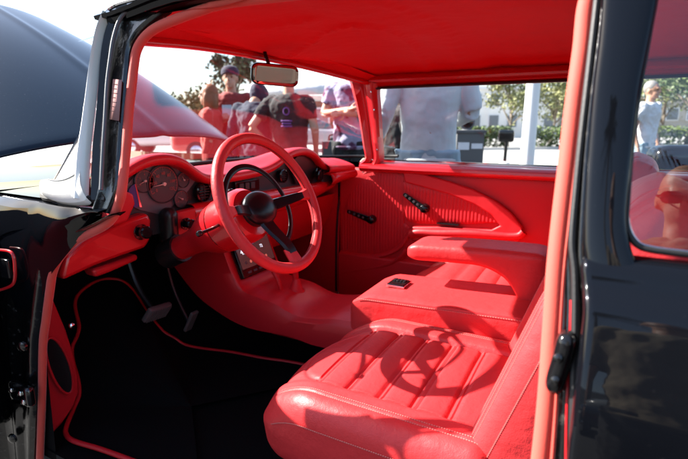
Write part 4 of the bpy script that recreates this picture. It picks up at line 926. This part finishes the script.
# man close beside the far door, back turned
x, y = AT((-0.9298,1.2600,1.0538)); person('person in a pale blue-grey sweatshirt and jeans standing right beside the car, back turned', x, y, R(205), 1.95, 'cloth_grey', 'cloth_denim', wide=.88, vox=.008, fold=.35,
       el=((-.26,-.02,1.16),(.28,.03,1.15)), wr_=((-.15,-.25,1.09),(.31,-.02,.92)))
x, y = AT((-1.6451,2.4276,0.9845)); person('person in a blue cap and black clothes half hidden by the sweatshirt sleeve', x, y, R(150), 1.60, 'cloth_black', 'cloth_black', cap='cloth_blue')
x, y = AT((-2.3041,2.8766,0.9486)); person('person in a lavender top and black shorts seen beside the far windshield pillar', x, y, R(20), 1.92, 'cloth_lavender', 'cloth_black', sleeve='short', shorts=True,
       el=((-.26,-.06,1.20),(.26,-.06,1.20)), wr_=((.02,-.22,1.24),(-.02,-.24,1.20)), wide=.95)
x, y = AT((-3.7895,2.7617,0.9178)); pm = person('person in a dark cap and dark red shirt holding something white at the chest', x, y, R(32), 1.84, 'cloth_maroon', 'cloth_black', cap='cloth_navy', sleeve='short',
       el=((-.25,-.05,1.16),(.25,-.05,1.16)), wr_=((-.04,-.24,1.20),(.06,-.26,1.22)))
MB().box((.0,-.32,1.36), (.05,.01,.055)).build('white_card', 'cloth_white', pm)
x, y = AT((-3.7870,2.4173,0.9332)); person('person with auburn hair in a rust red top, leftmost of those behind the windshield', x, y, R(-60), 1.62, 'cloth_red', 'cloth_denim', hair='hair_red', long_hair=True)
x, y = AT((-3.1745,2.4040,0.9486)); person('person in a navy hooded top, back turned, below the mirror', x, y, R(190), 1.68, 'cloth_navy', 'cloth_black', hood=True, wide=1.08, bow=1.2)
x, y = AT((-2.7462,2.4061,0.9589)); pk = person('person in a black t-shirt with a purple print on the back, hand on hip', x, y, R(200), 1.76, 'cloth_black', 'cloth_black', sleeve='short',
       el=((-.26,.03,1.15),(.36,.08,1.18)), wr_=((-.24,-.10,.95),(.20,-.05,.98)), wide=1.02)
M['print'] = pbr('purple_print', (.16, .05, .22), .8)
pr = MB(); py_ = .138
for a in range(0, 360, 15): pass
pr.grid([[(q*math.cos(R(a))-.01, py_-.10*(q*math.cos(R(a)))**2*4+.004, 1.33+q*1.2*math.sin(R(a))) for q in (.022,.034)] for a in range(0,361,20)])
for z_, w__ in ((1.24,.055),(1.215,.045),(1.19,.055)): pr.grid([[(-.01-w__+2*w__*k/6, py_+.004-.4*(-.01-w__+2*w__*k/6)**2, z_+d) for d in (-.008,.008)] for k in range(7)])
pr.build('shirt_print', 'print', pk, solid=.002)
x, y = AT((0.5000,6.3585,0.8614)); person('person in a white t-shirt seen through the rear quarter window', x, y, R(60), 1.78, 'cloth_white', 'cloth_denim', sleeve='short', hair='hair_grey')
pr_ = person('person with red sunglasses standing behind the viewpoint, mirrored in the quarter window', .265, -2.10, R(187), 1.80, 'cloth_khaki', 'cloth_black', hair=None, glasses=True, sleeve='short', group='people standing around the car', nod=.42)

# ================================================================== FAR SIDE OF THE LOT
def tree(label, x, y, h, cr, n, leafc, seed, group='trees beyond the lot', trunk_h=.35, leafs=.35, bare=False):
    rnd = random.Random(seed); t = empty('tree', label, 'tree', (x, y, 0), 0, group)
    tk = MB(); tk.tube([(0,0,-.1),(.1*rnd.random(),.1,h*trunk_h*.6),(.15,.0,h*trunk_h),(.1,.1,h*.8)], lambda q: h*.028*(1-.8*q), seg=8)
    cs_ = []
    for k in range(9):
        a = rnd.uniform(0, 6.28); l = cr*rnd.uniform(.5,.95); z0 = h*(trunk_h+.3*rnd.random())
        e = Vector((math.cos(a)*l, math.sin(a)*l, z0+h*.22*rnd.uniform(.3,1.2)))
        tk.tube([(.1,.05,z0-h*.06), Vector((.1,.05,z0)).lerp(e,.5)+Vector((0,0,h*.03)), e], lambda q: h*.011*(1-.7*q), seg=6); cs_.append(e)
    tk.build('trunk', 'bark', t)
    lf = MB(); cs_ += [Vector((rnd.uniform(-.5,.5)*cr, rnd.uniform(-.5,.5)*cr, h*rnd.uniform(.6,.97))) for _ in range(9)]
    for i in range(n):
        c = rnd.choice(cs_); d = Vector((rnd.gauss(0,1), rnd.gauss(0,1), rnd.gauss(0,.7))); p = c + d*cr*.21
        u = Vector((rnd.gauss(0,1), rnd.gauss(0,1), rnd.gauss(0,1))).normalized(); v = u.orthogonal().normalized(); s_ = leafs*rnd.uniform(.5,1.2)
        lf.add([p-u*s_, p-v*s_*.5, p+u*s_, p+v*s_*.5], [(0,1,2,3)])
    lf.build('crown', leafc, t, flip=False)
    return t
M['bark'] = pbr('pale_bark', (.22, .18, .14), .9, bump=[('n', 8, .6)], var=(3, (.10,.08,.06), .4, .6))
M['leaf'] = pbr('leaf_green', (.09, .13, .03), .6, var=(.8, (.04,.07,.02), .4, .6))
M['leaf_olive'] = pbr('leaf_olive', (.26, .26, .10), .6, var=(.8, (.13,.15,.05), .4, .6))
M['leaf_dark'] = pbr('leaf_dark', (.04, .065, .025), .6, var=(.8, (.02,.035,.015), .4, .6))
M['leaf_rust'] = pbr('leaf_rust', (.20, .11, .04), .6, var=(.8, (.09,.08,.03), .4, .6))
for i, (q, h, cr, n, m_, lb, ls) in enumerate((
    ((-4.9183,27.2829,1.2170), 4.6, 1.5, 2600, 'leaf_olive', 'olive tree just behind the white lamp post, on its left', .20),
    ((-2.9966,31.8234,1.2189), 5.2, 2.0, 2600, 'leaf_olive', 'sparse olive tree to the right of the white lamp post', .20),
    ((-1.2219,35.1183,1.2202), 5.6, 2.4, 2400, 'leaf_olive', 'pale branching tree hidden partly by the door pillar', .22),
    ((2.8575,32.6705,1.2177), 5.2, 2.2, 2400, 'leaf_olive', 'pale tree seen at the left of the quarter window', .20),
    ((3.7956,28.5171,1.2151), 5.4, 2.2, 2400, 'leaf', 'green tree at the right edge of the quarter window', .20),
    ((-26.3907,28.4469,1.2240), 8.0, 1.7, 1500, 'leaf_dark', 'tall thin dark tree rising behind the person in the cap', .25),
    ((-31.3675,30.4074,1.2265), 4.6, 2.6, 1300, 'leaf_rust', 'low rust tinted tree farthest left through the windshield', .26),
    ((-33.2368,34.0552,1.2290), 4.4, 2.4, 1200, 'leaf_rust', 'small brownish tree second from left through the windshield', .26),
    ((-42.1419,36.2142,1.2328), 4.2, 2.6, 1000, 'leaf_dark', 'small dark tree low over the raised hood edge', .3))):
    tree(lb, q[0], q[1], h, cr, n, m_, 10+i, leafs=ls*(.62 if n > 2000 else 1), trunk_h=.28 if n > 2000 else .35)
def bush(label, x, y, lx, h, seed, rz=0, m_='leaf'):
    rnd = random.Random(seed); lf = MB()
    for i in range(1300):
        p = Vector((rnd.uniform(-lx,lx), rnd.uniform(-.5,.5), h*rnd.random()**.7))
        u = Vector((rnd.gauss(0,1), rnd.gauss(0,1), rnd.gauss(0,1))).normalized(); v = u.orthogonal().normalized(); s_ = .13*rnd.uniform(.5,1.2)
        lf.add([p-u*s_, p-v*s_*.5, p+u*s_, p+v*s_*.5], [(0,1,2,3)])
    o = lf.build('hedge', m_, None, flip=False); o.location = (x, y, 0); o.rotation_euler = (0,0,rz)
    return tag(o, label, 'hedge', 'clipped hedges in front of the white building')
for i, (q, lx, lb) in enumerate((((-7.1990,22.5476,1.2151),1.3,'green hedge just right of the sweatshirt'),((-5.4889,24.6418,1.2158),1.2,'green hedge in front of the white building windows'),((-2.1280,25.3009,1.2151),1.6,'green hedge to the right of the white lamp post'),((-0.1132,27.5606,1.2158),2.0,'green hedge behind the door pillar'),((2.6737,27.9080,1.2151),2.2,'green hedge seen through the quarter window'))):
    bush(lb, q[0], q[1], lx, 1.15, 40+i, R(28))
# lamp post
q = (-1.1987,7.7374,1.2054); lp = empty('lamp_post', 'white lamp post standing in the lot beyond the passenger window', 'lamp post', (q[0], q[1], 0))
M['postwhite'] = pbr('white_post_paint', (.72, .73, .74), .5)
MB().lathe((0,0,0), (0,0,1), [(.22,0),(.22,.10),(.125,.14),(.115,3),(.10,7)], 20).build('pole', 'postwhite', lp)
MB().box((.4,0,7.0), (.55,.10,.06)).build('lamp_head', 'seal', lp, bevel=.02)
# low pale kerb and planting bed
kb = MB(); ka, kc = Vector((-9.2729,19.0902,1.2139)), Vector((7.5149,32.8679,1.2164)); d = (kc-ka).normalized(); kb.box(((ka.x+kc.x)/2, (ka.y+kc.y)/2, .07), (14,.15,.07), Euler((0,0,math.atan2(d.y,d.x))).to_matrix()); M['kerb'] = pbr('kerb_concrete', (.5,.48,.45), .85); kb = kb.build('kerb', 'kerb', None); kb['kind'] = 'structure'
# white office building with window bays
def building(label, q, wd, dp, h, rz, mat, rows_, cols_, win=(.9,1.3), z0=1.0, roofmat='postwhite'):
    b = empty('building', label, 'building', (q[0], q[1], 0), rz)
    MB().box((0, dp/2, h/2), (wd/2, dp/2, h/2)).build('wall', mat, b)
    MB().box((0, dp/2, h+.12), (wd/2+.2, dp/2+.2, .12)).build('roof', roofmat, b)
    for r_ in range(rows_):
        for c_ in range(cols_):
            x = -wd/2+wd*(c_+.5)/cols_; z = z0+(h-z0)*(r_+.5)/rows_
            f = MB(); f.box((x, -.02, z), (win[0]/2+.1, .05, win[1]/2+.1)); f = f.build('window', 'postwhite', b)
            MB().box((x, -.08, z), (win[0]/2, .02, win[1]/2)).build('pane', 'pane', f)
    return b
M['pane'] = pbr('dark_window', (.16, .18, .20), .15)
M['wallwhite'] = pbr('white_wall', (.80, .78, .74), .85, var=(.6, (.70,.68,.64), .4, .7))
M['wallred'] = pbr('red_brown_wall', (.30, .10, .07), .85)
M['wallbeige'] = pbr('beige_wall', (.42, .38, .32), .85)
building('long white office building with a row of windows beyond the hedges', (-11.2177,46.0105,1.2290), 16, 8, 4.6, R(28), 'wallwhite', 2, 9, (.9,1.1), .6)
building('low pale building behind the trees, right of the lamp post', (3.3622,60.9209,1.2328), 18, 8, 4.0, R(28), 'wallbeige', 1, 8, (1.2,1.2), .8)
building('low red-brown shop front seen under the white canopy', (-16.1228,24.6964,1.2189), 7, 5, 2.9, R(28), 'wallred', 1, 3, (1.3,1.2), .3)
# white canopy tent
q = (-6.9865,9.8405,1.2082); tn = empty('canopy_tent', 'white peaked canopy tent behind the people at the windshield', 'tent', (q[0], q[1], 0), R(20))
M['canopy'] = pbr('white_canvas', (.78, .78, .80), .8, bump=[('n', 4, .4)])
MB().grid([[Vector((sx*1.5, sy*1.5, 2.15)).lerp(Vector((0,0,2.95)), t)+Vector((0,0,-.12*math.sin(math.pi*t))) for t in (0,.25,.5,.75,.99)] for sx, sy in ((-1,-1),(0,-1),(1,-1),(1,0),(1,1),(0,1),(-1,1),(-1,0))], cu=True).build('canopy', 'canopy', tn)
MB().grid([[(sx*1.51, sy*1.51, z) for z in (1.92,2.16)] for sx, sy in ((-1,-1),(1,-1),(1,1),(-1,1))], cu=True).build('valance', 'canopy', tn, solid=.01)
for sx in (-1,1):
    for sy in (-1,1): MB().tube([(sx*1.48,sy*1.48,0),(sx*1.48,sy*1.48,2.1)], .025, seg=8, sm=1).build('leg', 'postwhite', tn)
# grey bin with notices and the round lens-like device standing on it
q = (-1.6835,5.2594,1.2042); gb = empty('waste_bin', 'dark grey square bin with white notices beyond the passenger window', 'bin', (q[0], q[1], 0), R(24))
M['bingrey'] = pbr('bin_grey', (.075, .08, .085), .6)
MB().soft((.19,.19,.55), (.02,.02,.02), (4,4,6), lambda p: Vector((p.x, p.y, .55+p.z))).build('bin_body', 'bingrey', gb)
MB().box((0,0,1.115), (.205,.205,.022)).build('lid', 'bingrey', gb, bevel=.008)
MB().box((-.09,-.193,.92), (.075,.002,.05)).build('notice', 'cloth_white', gb)
MB().box((.09,-.193,.92), (.075,.002,.035)).build('notice', 'cloth_white', gb)
q = (-1.6982,5.2000,1.2313); rd = empty('round_device', 'round grey device with a dark lens standing on the square bin', 'device', (q[0], q[1], 1.137), R(24))
MB().lathe((0,.05,.10), (0,-1,0), [(.04,-.02),(.085,.0),(.10,.03),(.10,.09),(.085,.10)], 28).build('housing', 'seal', rd)
MB().lathe((0,-.052,.10), (0,-1,0), [(.075,0),(.05,.006),(.03,.010)], 28).build('lens', 'gloss', rd)
MB().lathe((0,0,0), (0,0,1), [(.07,0),(.06,.012),(.03,.02)], 20).build('foot', 'seal', rd)
q = (-3.1350,4.0051,1.2039); g2 = empty('equipment_case', 'dark grey upright case on the ground left of the far windshield pillar', 'case', (q[0], q[1], 0), R(20))
MB().soft((.16,.14,.50), (.02,.02,.02), (4,4,6), lambda p: Vector((p.x, p.y, .50+p.z))).build('case_body', 'bingrey', g2)
MB().tube([(-.08,0,1.0),(-.07,0,1.07),(.07,0,1.07),(.08,0,1.0)], .012, seg=8, sm=3).build('handle', 'gloss', g2)
# folding stand with a dark head and pale base
q = (-1.4722,7.0061,1.2050); fs = empty('sign_stand', 'small stand with a dark head and white base left of the lamp post', 'stand', (q[0], q[1], 0), R(20))
MB().soft((.13,.05,.10), (.03,.02,.03), (6,4,6), lambda p: Vector((p.x, p.y, 1.02+p.z))).build('head', 'gloss', fs)
MB().tube([(0,0,.10),(.01,0,.92)], .03, seg=10, sm=1).build('post', 'gloss', fs)
MB().lathe((0,0,.35), (0,0,1), [(.05,0),(.14,.02),(.10,.20),(.05,.24)], 16).build('weight', 'postwhite', fs)
for a in (0, 2.1, 4.2): MB().tube([(0,0,.30),(.32*math.cos(a),.32*math.sin(a),.02)], .022, seg=8, sm=1).build('leg', 'postwhite', fs)
# parked cars in the distance
def far_car(label, q, rz, mat):
    c = empty('parked_car', label, 'car', (q[0], q[1], 0), rz, 'cars parked across the lot')
    MB().soft((2.2,.88,.36), (.35,.25,.18), (16,8,8), lambda p: Vector((p.x, p.y, .68+p.z+.05*math.cos(p.x*1.2)))).build('body', mat, c)
    MB().soft((1.15,.74,.28), (.5,.2,.2), (14,8,8), lambda p: Vector((p.x*(1-.25*max(0,p.z/.28)), p.y*(1-.12*max(0,p.z/.28)), 1.18+p.z))).build('cabin', 'pane', c)
    MB().soft((.72,.64,.03), (.2,.2,.02), (8,8,2), lambda p: Vector((p.x, p.y, 1.46+p.z))).build('roof', mat, c)
    for sx in (-1.35,1.35):
        for sy in (-1,1):
            w_ = MB(); w_.lathe((sx, sy*.72, .33), (0,sy,0), [(.33,-.08),(.34,0),(.33,.16),(.22,.17)], 24); w_ = w_.build('wheel', 'rubber', c)
            MB().lathe((sx, sy*.885, .33), (0,sy,0), [(.21,0),(.18,.012),(.05,.02)], 16).build('rim', 'chrome', w_)
    return c
M['carwhite'] = pbr('white_car_paint', (.7,.7,.7), .2, coat=1); M['carred'] = pbr('red_car_paint', (.45,.03,.03), .2, coat=1); M['carblue'] = pbr('dark_car_paint', (.02,.03,.05), .2, coat=1); M['carsilver'] = pbr('silver_car_paint', (.35,.36,.38), .25, coat=1)
far_car('white parked car low under the raised hood', (-16.2832,12.9525,1.2126), R(28), 'carwhite')
far_car('red parked car behind the person in the black t-shirt', (-11.7428,11.9207,1.2107), R(40), 'carred')
far_car('silver parked car under the canopy tent', (-12.3170,17.4374,1.2139), R(25), 'carsilver')
# motorcycle beyond the quarter window
q = (0.4883,3.0581,1.2023); mc_ = empty('motorcycle', 'black and chrome motorcycle parked beyond the quarter window', 'motorcycle', (q[0], q[1], 0), R(15))
for sx in (-.72,.72):
    w_ = MB().tube([(sx+.28*math.cos(a), 0, .33+.28*math.sin(a)) for a in [2*math.pi*k/28 for k in range(28)]], .055, seg=10, closed=True, sm=1).build('wheel', 'rubber', mc_)
    MB().lathe((sx,-.05,.33), (0,1,0), [(.05,0),(.05,.1)], 14).build('hub', 'chrome', w_)
MB().soft((.26,.15,.13), (.12,.08,.09), (10,8,8), lambda p: Vector((.10+p.x, p.y, .92+p.z))).build('fuel_tank', 'gloss', mc_)
MB().soft((.30,.13,.06), (.1,.08,.04), (10,8,6), lambda p: Vector((-.35+p.x, p.y, .82+p.z))).build('saddle', 'rubber', mc_)
MB().soft((.20,.14,.18), (.05,.05,.05), (6,6,6), lambda p: Vector((.02+p.x, p.y, .50+p.z))).build('engine', 'chrome', mc_)
MB().tube([(.72,.06,.33),(.45,.06,.95),(.42,.06,1.12)], .025, seg=8, sm=1).build('fork', 'chrome', mc_)
MB().tube([(.30,-.38,1.16),(.42,-.2,1.14),(.44,0,1.10),(.42,.2,1.14),(.30,.38,1.16)], .016, seg=8).build('handlebar', 'chrome', mc_)
MB().ell((.56,0,1.02), (.09,.10,.10)).build('headlight', 'chrome', mc_)
MB().tube([(.1,-.16,.40),(-.4,-.17,.30),(-.95,-.17,.36)], .04, seg=10).build('exhaust', 'chrome', mc_)

# ================================================================== BEHIND THE VIEWPOINT (mirrored in the black paint)
def palm(label, x, y, h, seed):
    rnd = random.Random(seed); t = empty('palm_tree', label, 'palm tree', (x, y, 0))
    MB().tube([(0,0,0),(.1,.0,h*.5),(.0,.05,h)], lambda q: .22-.06*q, seg=10).build('trunk', 'bark', t)
    lf = MB()
    for k in range(34):
        a = k*2.4; el_ = rnd.uniform(-.5,1.3); L_2 = rnd.uniform(1.5,2.1); p0 = Vector((0,0,h)); d = Vector((math.cos(a)*math.cos(el_), math.sin(a)*math.cos(el_), math.sin(el_)))
        for j in range(16):
            s_ = (j+1)/16; c = p0+d*L_2*s_+Vector((0,0,-1.1*s_*s_)); sd_ = Vector((-math.sin(a), math.cos(a), 0)); l = .55*math.sin(math.pi*min(s_*.9+.1,1))
            for sg in (-1,1): lf.add([c, c+d*.06, c+sd_*sg*l+d*.25+Vector((0,0,-.2))], [(0,1,2)])
    lf.build('crown', 'leaf_dark', t, flip=False)
palm('tall palm tree behind the viewpoint, mirrored in the black door pillar', -.05, -10.9, 7.4, 3)
far_car('dark car added unseen behind the viewpoint, mirrored in the black side panel', (1.2,-5.2), R(4), 'carblue')  # unseen car, added to put a dark shape into the panel reflections
building('long beige building behind the viewpoint, mirrored in the black paint', (0,-30), 60, 8, 5, R(180), 'wallbeige', 1, 14, (1.6,1.6), 1)
